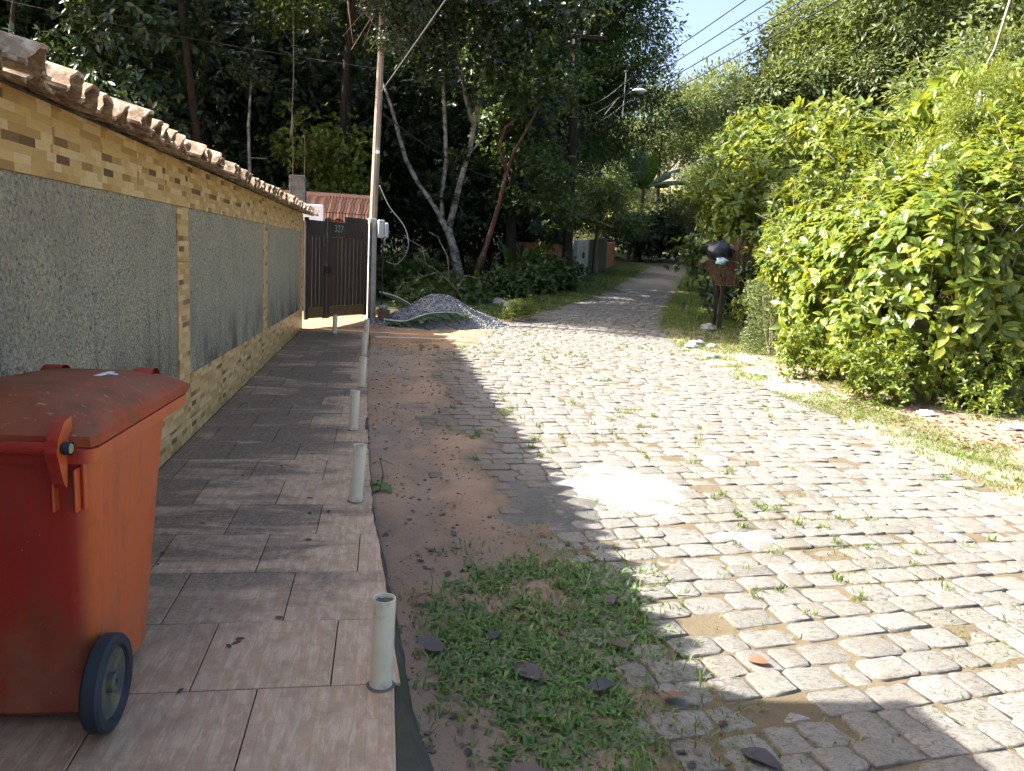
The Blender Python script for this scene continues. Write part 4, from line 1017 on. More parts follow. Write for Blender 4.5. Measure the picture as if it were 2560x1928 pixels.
# spilled cement on the cobbles
def patch(name, cx, cy, rx, ry, seed, mat, dz, label=None):
    b = MB(); n = 40; rings = 9; P = [(cx, cy, float(road_z(cx, cy)) + dz)]
    for j in range(1, rings + 1):
        for i in range(n):
            a = 2 * math.pi * i / n; k = .62 + .75 * float(fbm(np.array([2 + 1.7 * math.cos(a)]), np.array([2 + 1.7 * math.sin(a)]), seed)[0]) + .10 * math.sin(9 * a + seed) * (j / rings)
            x = cx + rx * k * j / rings * math.cos(a); y = cy + ry * k * j / rings * math.sin(a)
            e = 1 - (j / rings) ** 3; P.append((x, y, float(road_z(x, y)) - .022 + (dz + .022) * e + .034 * (float(fbm(np.array([x * 7]), np.array([y * 7]), seed + 3, 5)[0]) - .5)))
    F = [(0, 1 + i, 1 + (i + 1) % n) for i in range(n)] + [(1 + (j - 1) * n + i, 1 + j * n + i, 1 + j * n + (i + 1) % n, 1 + (j - 1) * n + (i + 1) % n) for j in range(1, rings) for i in range(n)]
    b.add(P, F); o = b.build(name, M[mat], None, True); tag(o, kind='structure'); return o
patch('cement_smear', 1.02, 4.75, .55, .75, 3, 'cement_grey', .008)
patch('cement_spill', 1.72, 5.02, .62, .62, 8, 'cement', .012)
patch('cement_spill', 2.12, 4.05, .26, .16, 14, 'cement', .008)
# ------------------------------------------------------------------ foliage generators
T6V = np.array([(0, 0, 0), (.28, .20, .035), (.66, .17, .0), (1, 0, -.10), (.66, -.17, .0), (.28, -.20, .035)])
T6F = np.array([(0, 2, 1), (0, 3, 2), (0, 4, 3), (0, 5, 4)])
T4V = np.array([(0, 0, 0), (.45, .24, .05), (1, 0, -.06), (.45, -.24, .05)]); T4F = np.array([(0, 2, 1), (0, 3, 2)])
def _t12():
    V = []; prof = [(0, .012, 0), (.10, .105, .0), (.30, .205, -.003), (.52, .222, -.02), (.76, .155, -.06), (.92, .06, -.11), (1.0, .0, -.15)]
    for a, w, z in prof: V += [(a, w, z + w * .28), (a, 0, z), (a, -w, z + w * .28)]
    F = []
    for k in range(6):
        i = 3 * k
        F += [(i, i + 1, i + 4), (i, i + 4, i + 3), (i + 1, i + 2, i + 5), (i + 1, i + 5, i + 4)]
    return np.array(V), np.array(F)
T12V, T12F = _t12()
def leaf_data(P, D, N, L, W=1.0, tmpl='t6'):
    TV, TF = {'t6': (T6V, T6F), 't4': (T4V, T4F), 't12': (T12V, T12F)}[tmpl]
    D = vnorm(D); B = vnorm(np.cross(N, D)); N2 = np.cross(D, B); L = np.asarray(L).reshape(-1, 1, 1)
    V = P[:, None, :] + L * (TV[None, :, 0:1] * D[:, None] + TV[None, :, 1:2] * W * B[:, None] + TV[None, :, 2:3] * N2[:, None])
    F = TF[None] + (np.arange(len(P)) * len(TV))[:, None, None]
    return V.reshape(-1, 3), F.reshape(-1, 3)
def sph(r, n): return vnorm(r.normal(size=(n, 3)))
def rosettes(r, C, O, per, L, droop=.35, spread=.9, W=1.0, tmpl='t6', sd=.03):
    """whorls of leaves: centres C, outward directions O"""
    n = len(C) * per; c = np.repeat(C, per, 0); o = np.repeat(vnorm(O), per, 0)
    rad = sph(r, n); rad = rad - o * (rad * o).sum(1, keepdims=True); rad = vnorm(rad)
    D = vnorm(rad * spread + o * r.uniform(.1, .9, (n, 1)) + np.array([0, 0, -1.0]) * droop * r.uniform(.2, 1.6, (n, 1)))
    N = vnorm(o * .9 + np.array([0, 0, .55]) + r.normal(size=(n, 3)) * .35)
    P = c + r.normal(size=(n, 3)) * sd + o * r.uniform(-.12, .02, (n, 1)) * np.asarray(L).mean()
    return leaf_data(P, D, N, r.uniform(.65, 1.15, n) * L, W, tmpl)
def crown(seed, radii, nclump, per, clump_r, L, shell=.55, droop=.35, W=1.0, tmpl='t6', lobes=7, flat=.0, ros=0):
    """uneven crown: lobes -> clumps -> leaves"""
    r = np.random.RandomState(seed); rad = np.array(radii)
    lob = sph(r, lobes) * r.uniform(.35, .62, (lobes, 1)); lob[:, 2] *= .9
    lr = r.uniform(.38, .60, lobes)
    k = r.randint(lobes, size=nclump); d = sph(r, nclump); d[:, 2] = np.where(d[:, 2] < -.5, -d[:, 2] * .4, d[:, 2])
    C = (lob[k] + d * (lr[k] * r.uniform(shell, 1.0, nclump) ** .6)[:, None]) * rad
    out = vnorm(C / rad * .6 + d)
    if ros:
        n = nclump * (per // ros); cc = np.repeat(C, per // ros, 0) + r.normal(size=(n, 3)) * clump_r; oo = vnorm(np.repeat(out, per // ros, 0) + r.normal(size=(n, 3)) * .45 + np.array([0, 0, .25]))
        return rosettes(r, cc, oo, ros, L, droop, .9, W, tmpl, L * .08)
    n = nclump * per; off = r.normal(size=(n, 3)) * clump_r; c = np.repeat(C, per, 0); o = np.repeat(out, per, 0)
    D = vnorm(vnorm(off) * .7 + o * .5 + sph(r, n) * .5 + np.array([0, 0, -droop]))
    N = vnorm(o * .6 + np.array([0, 0, .8]) + sph(r, n) * .55)
    return leaf_data(c + off, D, N, r.uniform(.6, 1.2, n) * L, W, tmpl)
def fronds(seed, n, radius, flen, pairs, L):
    r = np.random.RandomState(seed); P = []; D = []; N = []
    for i in range(n):
        o = sph(r, 1)[0] * radius * r.uniform(.2, 1); d = vnorm(o * np.array([1, 1, .4]) + r.normal(size=3) * .25 + np.array([0, 0, .35])); p = o.copy(); side = vnorm(np.cross(d, [0, 0, 1]))
        for k in range(pairs):
            t = (k + 1) / pairs; dd = vnorm(d + np.array([0, 0, -1.1 * t * t])); p = p + dd * flen / pairs
            for s in (-1, 1): P.append(p); D.append(side * s + dd * .45 + np.array([0, 0, -.25])); N.append(np.cross(side, dd) * (1 if np.cross(side, dd)[2] > 0 else -1) + r.normal(size=3) * .1)
    return leaf_data(np.array(P), np.array(D), np.array(N), L * r.uniform(.8, 1.1, len(P)), .75, 't6')
def lmesh(name, vf, mat): return np_mesh(name, vf[0], vf[1], M[mat])
CR = {}
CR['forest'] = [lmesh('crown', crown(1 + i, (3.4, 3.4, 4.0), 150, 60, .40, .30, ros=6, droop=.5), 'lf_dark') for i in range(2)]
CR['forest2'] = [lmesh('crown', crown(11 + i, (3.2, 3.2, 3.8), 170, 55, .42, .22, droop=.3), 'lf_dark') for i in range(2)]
CR['big'] = [lmesh('crown', crown(21, (5.2, 5.2, 6.8), 420, 70, .36, .26, lobes=15, droop=.3), 'lf_mid')]
CR['olive'] = [lmesh('crown', crown(31 + i, (2.8, 2.8, 2.9), 110, 62, .27, .20, lobes=10, droop=.2), 'lf_olive') for i in range(2)]
CR['shrub'] = [lmesh('crown', crown(41 + i, (1.4, 1.4, 1.3), 64, 54, .17, .165, lobes=8, ros=6, droop=.3), 'lf_bright') for i in range(2)]
CR['fine'] = [lmesh('crown', crown(51 + i, (1.5, 1.5, 1.5), 80, 66, .15, .105, lobes=8, droop=.1), 'lf_bright') for i in range(2)]
CR['glossy'] = [lmesh('crown', crown(61 + i, (1.9, 1.9, 1.8), 70, 48, .22, .17, lobes=7, ros=8, droop=.15, W=1.15), 'lf_glossy') for i in range(2)]
CR['droop'] = [lmesh('crown', crown(71, (1.3, 1.3, 1.5), 34, 48, .16, .33, lobes=6, ros=8, droop=1.3, W=.85, tmpl='t12'), 'lf_lime')]
CR['broad'] = [lmesh('crown', crown(75 + i, (1.15, 1.15, 1.1), 60, 36, .17, .20, lobes=7, ros=6, droop=.45, W=1.0, tmpl='t12'), 'lf_hedge') for i in range(2)]
CR['frond'] = [lmesh('crown', fronds(81, 70, .55, 1.0, 12, .17), 'lf_lime')]
CR['under'] = [lmesh('crown', crown(91 + i, (1.5, 1.5, .9), 60, 42, .22, .20, lobes=7, ros=6, droop=.35, W=1.2), 'lf_mid') for i in range(2)]
def setmat(o, m):
    o.material_slots[0].link = 'OBJECT'; o.material_slots[0].material = M[m]
def wood(seed, h, r0, lean=(0, 0), nb=7, spread=2.0, top=.5, fork=None, crook=.12):
    """tapered trunk with limbs reaching into the crown"""
    q = random.Random(seed); b = MB(); m = 9; P = []
    for k in range(m + 1):
        t = k / m; P.append(Vector((lean[0] * t + crook * h * .12 * math.sin(3 * t + seed), lean[1] * t + crook * h * .12 * math.cos(2.3 * t + seed), h * t)))
    b.tube(P, [r0 * (1.25 if k == 0 else 1) * (1 - .72 * k / m) for k in range(m + 1)], 9, jit=.07, rng=q)
    for i in range(nb):
        t = q.uniform(top, .97); k = t * m; j = min(int(k), m - 1); s = P[j].lerp(P[j + 1], k - j); a = q.uniform(0, 6.28); L = spread * q.uniform(.6, 1.1)
        e = s + Vector((math.cos(a) * L, math.sin(a) * L, L * q.uniform(.25, .9))); mid = s.lerp(e, .5) + Vector((q.uniform(-.1, .1), q.uniform(-.1, .1), -.12)) * L * .5
        rb = r0 * (1 - .72 * t) * .6; b.tube([s, mid, e], [rb, rb * .6, rb * .15], 6)
    return b
WOODS = {}
def tree(name, x, y, kind, label, cat='tree', scale=1.0, cz=None, th=None, bark='bark_dark', mat=None, group=None, rz=None, lean=(0, 0), r0=None, var=None, crowns=None, sz=1.0, zoff=0.0, seed=0, nb=7):
    z = gz(x, y); e = empty(name, (x, y, z + zoff), 0, label, cat, group)
    meshes = CR[kind]; rr_ = random.Random(hash((round(x * 7), round(y * 13))) & 0xffff)
    base_h = {'forest': 4.5, 'forest2': 4.5, 'big': 8, 'olive': 2.6, 'shrub': 1.0, 'fine': 1.2, 'glossy': 2.5, 'droop': 2.4, 'broad': 1.2, 'frond': 2.4, 'under': .55}[kind]
    cz = cz if cz is not None else base_h * scale
    key = (kind, round(cz, 1), bark, round(lean[0], 1), round(lean[1], 1), seed)
    if key not in WOODS:
        WOODS[key] = wood(seed + 3, cz + .5 * scale, r0 or (.05 + .028 * cz), lean, nb, {'big': 3.6, 'forest': 2.2, 'forest2': 2.2, 'olive': 1.7}.get(kind, .8) * scale, .45).mesh('trunk', M[bark], True)
    t = link('trunk', WOODS[key], e, (0, 0, -.15)); 
    for k, (dx, dy, dz, s) in enumerate(crowns or [(0, 0, 0, 1.0)]):
        c = link('crown', meshes[(var if var is not None else rr_.randrange(9)) % len(meshes)] if k == 0 else meshes[rr_.randrange(9) % len(meshes)], e, (lean[0] + dx, lean[1] + dy, cz + dz), (0, 0, rz if rz is not None else rr_.uniform(0, 6.28)), (scale * s, scale * s, scale * s * sz))
        if mat: setmat(c, mat)
    return e

# ------------------------------------------------------------------ the dark forest on the left
FG = 'dark forest trees behind the wall'
forest = [
 (-7.2, 22.2, 'forest', 1.0, 8.6, 'near dark broad-leaved tree above the clay coping at upper left'),
 (-11.8, 26.5, 'forest', 1.15, 8.5, 'dark broad-leaved tree at the left picture edge above the coping'),
 (-9.0, 27.5, 'forest2', 1.0, 5.0, 'dark low-crowned tree behind the left half of the coping'),
 (-4.6, 26.6, 'forest', .95, 5.4, 'dark tree left of the small gabled shed'),
 (-13.5, 31.0, 'forest2', 1.3, 7.5, 'second-row dark tree at the far left'),
 (-8.2, 32.0, 'forest', 1.3, 10.5, 'tall second-row dark tree above the middle of the wall'),
 (-3.4, 31.5, 'forest2', 1.25, 9.5, 'tall dark tree behind the lit bush and the concrete column'),
 (-1.0, 34.5, 'forest', 1.35, 8.0, 'dark tree filling the gap left of the wooden pole'),
 (-17.0, 38.0, 'forest', 1.5, 11.0, 'third-row forest tree at the far upper left'),
 (-11.5, 39.0, 'forest2', 1.6, 12.5, 'third-row forest tree reaching the top edge left of centre'),
 (-5.5, 40.0, 'forest', 1.6, 14.0, 'highest forest tree above the house'),
 (-.5, 41.0, 'forest2', 1.5, 11.5, 'tall forest tree directly behind the wooden pole'),
 (4.4, 38.0, 'forest', 1.1, 5.0, 'dark tree behind the white-barked trunks'),
 (3.2, 31.5, 'forest2', .85, 3.6, 'dark shade tree right behind the white-barked trunks'),
 (6.2, 33.5, 'forest2', .6, 2.2, 'dark tree between the reddish trunk and the dark pole'),
 (-.2, 29.2, 'forest2', .95, 2.6, 'low shaded tree closing the gap behind the wooden pole'),
 (2.2, 29.0, 'forest2', .85, 2.3, 'low shaded tree behind the white-barked stems'),
 (-3.2, 28.8, 'forest2', .85, 2.4, 'low shaded tree behind the brick house'),
 (4.6, 30.0, 'forest2', .85, 2.4, 'low shaded tree right of the reddish trunk'),
 (-7.0, 28.0, 'forest2', .85, 2.2, 'low shaded tree behind the middle of the coping'),
 (-7.6, 51.0, 'forest', 2.0, 13.0, 'deep background tree closing the forest left of the wooden pole'),
 (3.0, 52.0, 'forest2', 2.0, 10.0, 'deep background tree closing the forest behind the white-barked stems'),
 (8.5, 53.0, 'forest', 1.9, 8.0, 'deep background tree behind the foot of the huge tree'),
 (-15.5, 53.0, 'forest2', 2.1, 16.0, 'deep background tree at the far left of the forest'),
 (-9.6, 24.6, 'forest2', .8, 2.6, 'low dark tree right behind the left end of the coping'),
 (-6.9, 25.2, 'forest2', .75, 2.4, 'low dark tree behind the coping left of the slender trunk'),
 (-4.4, 25.0, 'forest2', .7, 2.2, 'low dark tree behind the slender pale trunk'),
 (-12.6, 26.0, 'forest2', .85, 2.6, 'low dark tree at the far left behind the coping'),
 (-2.2, 27.5, 'forest', .8, 6.4, 'dark crown between the lit bush and the wooden pole'),
 (1.0, 27.6, 'forest', .75, 5.2, 'dark crown behind the left white stem'),
 (3.9, 28.2, 'forest', .75, 5.6, 'dark crown behind the right white stem'),
 (-20.5, 30.5, 'forest', 1.7, 11.5, 'unseen big dark tree just beyond the left picture edge, shading the forest'),  # this and the next three are unseen, placed to shade the forest
 (-26.5, 33.0, 'forest2', 1.9, 12.5, 'unseen big dark tree well beyond the left picture edge, shading the forest'),
 (-17.5, 27.6, 'forest2', 1.35, 9.5, 'unseen dark tree close to the wall line beyond the left picture edge, shading the forest'),
 (-23.0, 40.0, 'forest', 1.9, 13.5, 'unseen back-row dark tree beyond the left picture edge, shading the forest'),
 (-15.0, 44.0, 'forest2', 1.9, 17.0, 'back-row forest giant at the upper left'),
 (-2.5, 47.0, 'forest', 2.0, 18.0, 'back-row forest giant above the wooden pole'),
]
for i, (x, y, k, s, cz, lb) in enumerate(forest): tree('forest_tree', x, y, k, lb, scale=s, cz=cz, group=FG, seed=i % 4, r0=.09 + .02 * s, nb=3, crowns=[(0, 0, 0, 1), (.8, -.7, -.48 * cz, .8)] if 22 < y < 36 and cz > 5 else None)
# slender pale trunk standing in front of the forest
tb = empty('slender_tree', (-3.62, 22.2, gz(-3.62, 22.2)), 0, 'thin pale bare trunk standing in front of the dark forest', 'tree')
b = MB(); b.tube([(0, 0, 0), (.05, 0, 2.4), (.0, 0, 4.0), (.1, 0, 5.6)], [.06, .05, .04, .02], 7); b.tube([(.02, 0, 3.2), (.5, 0, 3.2)], [.02, .008], 5); b.build('trunk', M['bark_white'], tb, True)
c = link('crown', CR['glossy'][0], tb, (.05, 0, 5.2), None, .35); 
# ------------------------------------------------------------------ trees behind gate and heap
tree('lit_bush', -1.75, 23.2, 'glossy', 'sunlit bush with narrow pale leaves behind the concrete column', 'bush', .85, 3.7, bark='bark_dark', mat='lf_bright', crowns=[(0, 0, 0, 1), (.8, -.2, -.8, .75), (-.2, -.3, -1.2, .8)], group=None)
tree('mossy_trunk_tree', -1.05, 24.6, 'glossy', 'tall tree with thick mossy trunk left of the wooden pole', 'tree', 1.25, 8.8, bark='bark_dark', r0=.20, crowns=[(-.9, -1.2, .2, 1.0), (.9, -1.0, .9, 1.0), (-.2, -.6, 2.2, 1.1), (-1.6, -1.5, -1.4, .55)], mat='lf_mid')
# white barked forked tree
wt = empty('white_barked_tree', (2.35, 24.0, gz(2.35, 24.0)), 0, 'forked tree with several white lichen-covered stems behind the gravel heap', 'tree')
def stem(pts, radii, mat, par, nm='trunk', seed=1):
    b = MB(); b.tube(pts, radii, 10, jit=.09, rng=random.Random(seed)); return b.build(nm, mat, par, True)
def wl_(x, z): return (x - 2.35, 0, z - gz(2.35, 24.0))
stem([wl_(2.4, .35), wl_(2.32, .9), wl_(2.15, 1.6), wl_(1.95, 2.15), wl_(1.7, 2.5)], [.17, .14, .125, .12, .09], M['bark_white'], wt)
stem([wl_(1.97, 2.1), wl_(1.5, 2.85), wl_(.95, 3.55), wl_(.60, 4.15), wl_(.35, 4.9), wl_(.1, 5.7), wl_(-.2, 6.4)], [.09, .075, .065, .062, .058, .05, .035], M['bark_white'], wt, 'stem', 2)
stem([wl_(1.95, 2.15), wl_(2.1, 2.9), wl_(2.25, 3.6), wl_(2.5, 4.6), wl_(2.62, 5.4), wl_(2.75, 6.3), wl_(2.9, 8.0)], [.105, .095, .09, .082, .072, .06, .035], M['bark_white'], wt, 'stem', 3)
stem([wl_(1.75, 2.4), wl_(1.70, 3.2), wl_(1.80, 4.2), wl_(1.72, 5.3), wl_(1.6, 6.6), wl_(1.5, 8.2)], [.075, .066, .062, .058, .05, .03], M['bark_white'], wt, 'stem', 4)
stem([wl_(2.6, 5.3), wl_(2.35, 5.9), wl_(2.15, 6.7), wl_(1.9, 7.6)], [.07, .06, .05, .03], M['bark_white'], wt, 'stem', 5)
stem([wl_(2.45, 4.4), wl_(2.75, 4.8), wl_(3.1, 5.1)], [.04, .03, .012], M['bark_white'], wt, 'stem', 6)
for dx, dy, dz, s, k in ((-1.6, -.5, 7.4, 1.05, 0), (.2, -.8, 8.2, 1.15, 1), (-.6, .6, 9.2, 1.2, 0), (1.6, -.2, 7.6, 1.0, 1), (2.6, .6, 8.6, 1.2, 0), (.8, -1.2, 6.4, .62, 1), (-2.6, -.6, 9.0, 1.0, 0), (2.3, -.9, 6.3, .6, 0), (-.9, -1.2, 6.2, .5, 1)):
    c = link('crown', CR['glossy'][k], wt, (dx, dy, dz), (0, 0, dx * 2), s)
for k, (x, y, z, s, lb) in enumerate([(-10.5, 24.0, 9.4, .85, 'leaning tree top above the house whose shade crosses the road'), (-13.0, 25.0, 10.0, .95, 'second leaning tree top left of the first'), (-5.5, 25.5, 9.8, .8, 'leaning tree top above the concrete column reaching the upper edge')]):
    ln = ((2.9, -4.3), (3.2, -4.4), (.9, -4.5))[k]
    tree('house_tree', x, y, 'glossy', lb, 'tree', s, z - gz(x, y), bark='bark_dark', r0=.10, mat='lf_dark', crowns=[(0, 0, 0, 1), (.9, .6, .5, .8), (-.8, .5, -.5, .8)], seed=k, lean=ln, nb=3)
tree('canopy_tree', -4.6, 23.0, 'forest', 'unseen high canopy tree above the upper picture edge, shading the road beyond the gate', 'tree', 1.0, 10.6, bark='bark_dark', r0=.14, lean=(-.3, -3.7), crowns=[(-2.6, 0, 0, .55), (-.4, 0, .5, .6), (1.8, .1, .3, .58), (3.6, .5, .4, .5), (.6, 1.6, .8, .6), (-3.8, 1.2, .6, .6)], mat='lf_dark', nb=3)  # unseen crowns over the view, placed to throw dappled shade on the road
# epiphytes in the fork
def tuft_data(seed, n, L, w, up=.6):
    r = np.random.RandomState(seed); a = r.uniform(0, 6.28, n); D = np.stack([np.cos(a), np.sin(a), r.uniform(-.2, 1.2, n) * up], -1); N = np.stack([-np.cos(a) * .3, -np.sin(a) * .3, np.ones(n)], -1)
    return leaf_data(r.normal(size=(n, 3)) * .03, D, N, L * r.uniform(.6, 1.1, n), w, 't12')
tuftm = lmesh('leaf_rosette', tuft_data(5, 46, .42, .32, .9), 'lf_dark')
for k, (x, z, lb) in enumerate([(1.85, 3.1, 'spiky epiphyte clump low in the fork of the white-barked tree'), (1.35, 3.6, 'spiky epiphyte clump on the left stem of the white-barked tree'), (2.2, 4.3, 'spiky epiphyte clump on the right stem of the white-barked tree'), (3.0, 4.1, 'spiky epiphyte clump beside the reddish trunk')]):
    o = link('epiphyte', tuftm, None, (x, 23.8, z), (0, 0, k * 1.3), 1.0 + .15 * k); tag(o, lb, 'plant', 'epiphytes on the trunks')
# reddish leaning trunk
rt = empty('reddish_tree', (2.55, 22.0, gz(2.55, 22)), 0, 'leaning reddish trunk with peeling bark right of the white-barked tree', 'tree')
def rl(x, z): return (x - 2.55, 0, z - gz(2.55, 22))
stem([rl(2.5, .3), rl(2.72, 1.2), rl(2.98, 2.1), rl(3.2, 3.0), rl(3.33, 3.7), rl(3.5, 4.3), rl(3.85, 5.0), rl(4.25, 5.8)], [.085, .075, .066, .062, .055, .046, .034, .02], M['bark_red'], rt, 'trunk', 7)
stem([rl(3.35, 3.8), rl(3.1, 4.5), rl(3.25, 5.0), rl(3.6, 5.3)], [.05, .045, .04, .03], M['bark_red'], rt, 'stem', 8)
for dx, dy, dz, s in ((1.6, .3, 6.0, .8), (.6, .6, 5.6, .6), (2.0, .6, 3.6, .55), (2.5, .8, 2.6, .6)):
    c = link('crown', CR['glossy'][1], rt, (dx, dy, dz), (0, 0, dx), s); setmat(c, 'lf_mid')
tree('dark_trunk_tree', 4.2, 25.6, 'under', 'tree with a thick dark trunk just left of the dark pole', 'tree', 1.1, 6.6, bark='bark_dark', r0=.22, crowns=[(-.5, .6, .6, 1.1), (-.6, -.3, -1.6, .7), (.1, -.3, -2.6, .7), (.0, -.3, -3.9, .6)], mat='lf_mid')
# overhanging branch near the top of the wooden pole
ob = empty('overhanging_tree', (-1.3, 23.5, gz(-1.3, 23.5)), 0, 'leathery-leaved tree whose branches hang over the top of the wooden pole', 'tree')
stem([(0, 0, 0), (.05, -.3, 3), (.2, -1.2, 6), (.5, -3, 7.4), (.8, -5, 7.3), (1.1, -6.6, 6.5)], [.11, .10, .08, .06, .04, .02], M['bark_dark'], ob, 'trunk', 9)
for dx, dy, dz, s, k in ((2.3, -3.9, 6.6, .52, 0), (2.5, -4.6, 5.6, .34, 1), (1.5, -2.6, 7.6, .75, 1), (.5, -1.2, 8.0, .9, 0), (3.0, -3.2, 7.7, .6, 0), (-.9, -.6, 7.6, .8, 1), (2.6, -4.9, 4.9, .22, 0), (1.6, -4.3, 6.3, .4, 1), (-1.9, -.6, 8.6, .6, 0), (2.5, -4.9, 6.1, .55, 0), (2.9, -4.7, 5.5, .32, 1), (1.8, -4.8, 6.5, .5, 1), (3.4, -4.2, 6.7, .5, 0)):
    link('crown', CR['glossy'][k], ob, (dx - 1.3, dy - 2.7, dz), (0, 0, dx * 3), s)
bt_ = MB(); q = random.Random(4)
for i in range(9):
    s = Vector((1.0 + q.uniform(-.5, .4), -6.9 + q.uniform(-.6, .4), 6.2 + q.uniform(-.2, .4))); bt_.tube([s, s + Vector((q.uniform(-.3, .3), q.uniform(-.2, .2), -.6)), s + Vector((q.uniform(-.5, .5), q.uniform(-.3, .3), -1.3))], [.014, .010, .005], 5)
bt_.build('vine', M['twig'], ob, True)
for k, (x, z0, z1) in enumerate([(-2.25, 7.2, 4.0)]):
    b = MB(); b.tube([(x, 20, z0), (x + .03, 20, (z0 + z1) / 2), (x, 20, z1 + .5)], .007, 5)
    for j in range(5): b.tube([(x, 20, z1 + .6), (x + .02 * (j - 2), 20, z1 + .2 * j * .3)], .008, 4)
    o = b.build('hanging_root', M['twig'], None, True); tag(o, 'thin aerial root hanging in front of the dark forest', 'root')
# big tree in the middle distance
tree('great_tree', 9.1, 41.5, 'big', 'huge dense tree rising behind the dark utility pole up to the sky', 'tree', 1.12, 11.2, bark='bark_dark', r0=.5, crowns=[(0, 0, 0, 1.0), (2.7, -1.0, -4.2, .66), (2.2, .5, -.5, .66), (-2.8, -1.5, -3.8, .68), (1.6, 0, 3.4, .62), (-2.0, 0, 3.6, .75)], rz=.4)
tree('great_tree', 3.4, 47.0, 'big', 'tall dark tree filling the top edge left of the dark utility pole', 'tree', 1.0, 14.5, bark='bark_dark', r0=.45, mat='lf_dark')
tree('round_bush', 9.0, 32.4, 'fine', 'rounded light green bush above the pale garden wall', 'bush', 1.25, 2.6, bark='bark_grey', mat='lf_mid', crowns=[(0, 0, 0, 1.0), (1.0, .6, -.3, .85), (-.8, .4, -.3, .7), (.1, -.2, .75, .62)])
tree('roadside_tree', 14.9, 44.0, 'under', 'dark shrub thicket beneath the distant banana plant', 'shrub', 1.6, 1.5, mat='lf_dark', crowns=[(0, 0, 0, 1), (1.6, 1.5, .1, .9), (3.0, 3.0, .2, .9), (-1.2, -1.2, .0, .8)])
tree('roadside_tree', 19.8, 53.8, 'under', 'low dark shrubs left of the far picket gate', 'shrub', 1.3, 1.2, mat='lf_dark', crowns=[(0, 0, 0, 1), (-1.6, -1.0, .1, .9)])
tree('slope_shrub', 17.4, 62.5, 'olive', 'feathery pale shrub on the sunny slope behind the banana plant', 'shrub', .75, 1.6, mat='lf_olive')
tree('slope_shrub', 23.6, 60.0, 'olive', 'pale green shrub above the far picket gate', 'shrub', .9, 3.0, crowns=[(0, 0, 0, 1), (1.2, -.5, 1.6, .8)])
tree('far_tree', 27.5, 60.5, 'olive', 'dense tree right of the far picket gate', 'tree', 1.45, 4.5, crowns=[(0, 0, 0, 1), (.5, 0, 3.0, .9), (-1.0, -1.0, -2.0, .6)], mat='lf_mid')
tree('far_tree', 23.5, 66.0, 'olive', 'far tree seen above the road end left of the gate', 'tree', 1.7, 6.5, crowns=[(0, 0, 0, 1), (.8, 0, 3.2, .8)])
tree('far_tree', 18.5, 72.0, 'olive', 'farthest tree at the head of the sunny slope', 'tree', 1.9, 5.0)
tree('far_tree', 29.5, 70.0, 'olive', 'tall far tree closing the gap under the sky', 'tree', 2.1, 9.5, crowns=[(0, 0, 0, 1), (-1.6, 0, -3.6, .8)])
tree('far_tree', 13.0, 60.0, 'forest2', 'shaded far tree left of the sunny slope', 'tree', 1.3, 5.0)
# understory on the left verge
ug = 'undergrowth on the left verge'
und = [(.9, 18.6, .55, 'leafy ground plants just behind the flower pot'), (2.0, 19.8, .6, 'leafy ground plants behind the fallen branch'), (3.2, 21.2, .62, 'leafy plants at the foot of the reddish trunk'), (4.3, 22.8, .7, 'leafy plants between the reddish trunk and the dark pole'), (5.1, 24.3, .85, 'dense leafy plants left of the dark pole base'), (.2, 20.6, .8, 'shaded shrub behind the meter box'), (1.2, 21.6, .7, 'shaded shrub left of the white-barked trunk'), (5.6, 26.3, .7, 'climbing leaves around the left side of the dark pole base'), (6.9, 28.2, .55, 'weeds between the dark pole and the pale garden wall')]
for x, y, s, lb in und: tree('undergrowth', x, y, 'under', lb, 'plants', s, .45 * s, group=ug, r0=.02, nb=3)
for k, (x, y, lb) in enumerate([(2.85, 16.6, 'small leafy weed at the right end of the gravel heap'), (3.1, 16.9, 'weed seedling behind the right end of the gravel heap')]):
    tree('weed', x, y, 'shrub', lb, 'weed', .22, .28, r0=.01, nb=3)

# banana plants
def banana(name, x, y, label, h, leaves, r=.12, mat='lf_banana', zoff=0):
    e = empty(name, (x, y, gz(x, y) + zoff), 0, label, 'banana plant'); b = MB(); b.tube([(0, 0, -.1), (.03, 0, h * .5), (0, .02, h)], [r, r * .85, r * .55], 12); b.build('stem', M['bark_grey'], e, True)
    for k, (az, el, L, w, arch) in enumerate(leaves):
        dx, dy = math.cos(az), math.sin(az); P = []
        for t in (0, .25, .5, .75, 1):
            P.append((dx * L * t * math.cos(el), dy * L * t * math.cos(el), h - .1 + L * t * math.sin(el) - arch * L * t * t))
        bl, rib = banana_leaf(P, [.03, w * .8, w, w * .85, .03], .45, .28, k + int(x * 3)); bl.build('leaf', M[mat], e, True); rib.build('midrib', M[mat], e)
    return e
banana('banana_plant', 15.5, 46.2, 'dark banana plant with broad arching leaves at the far road bend', 3.5, [(.2, .75, 2.6, .42, .25), (2.9, .8, 2.4, .42, .2), (1.6, 1.3, 2.3, .45, .05), (-.5, .5, 2.4, .40, .35), (3.6, .4, 2.3, .4, .4), (4.7, 1.0, 2.2, .42, .15), (.9, 1.1, 2.2, .42, .1), (3.2, 1.15, 2.2, .4, .1)]).scale = (1.3, 1.3, 1.25)
banana('banana_plant', 13.9, 43.2, 'small dark banana plant in front of the far thicket', 1.6, [(.3, .7, 1.5, .28, .3), (2.7, .9, 1.4, .28, .2), (4.4, .8, 1.5, .3, .3), (1.4, 1.1, 1.4, .26, .1)], mat='lf_dark')
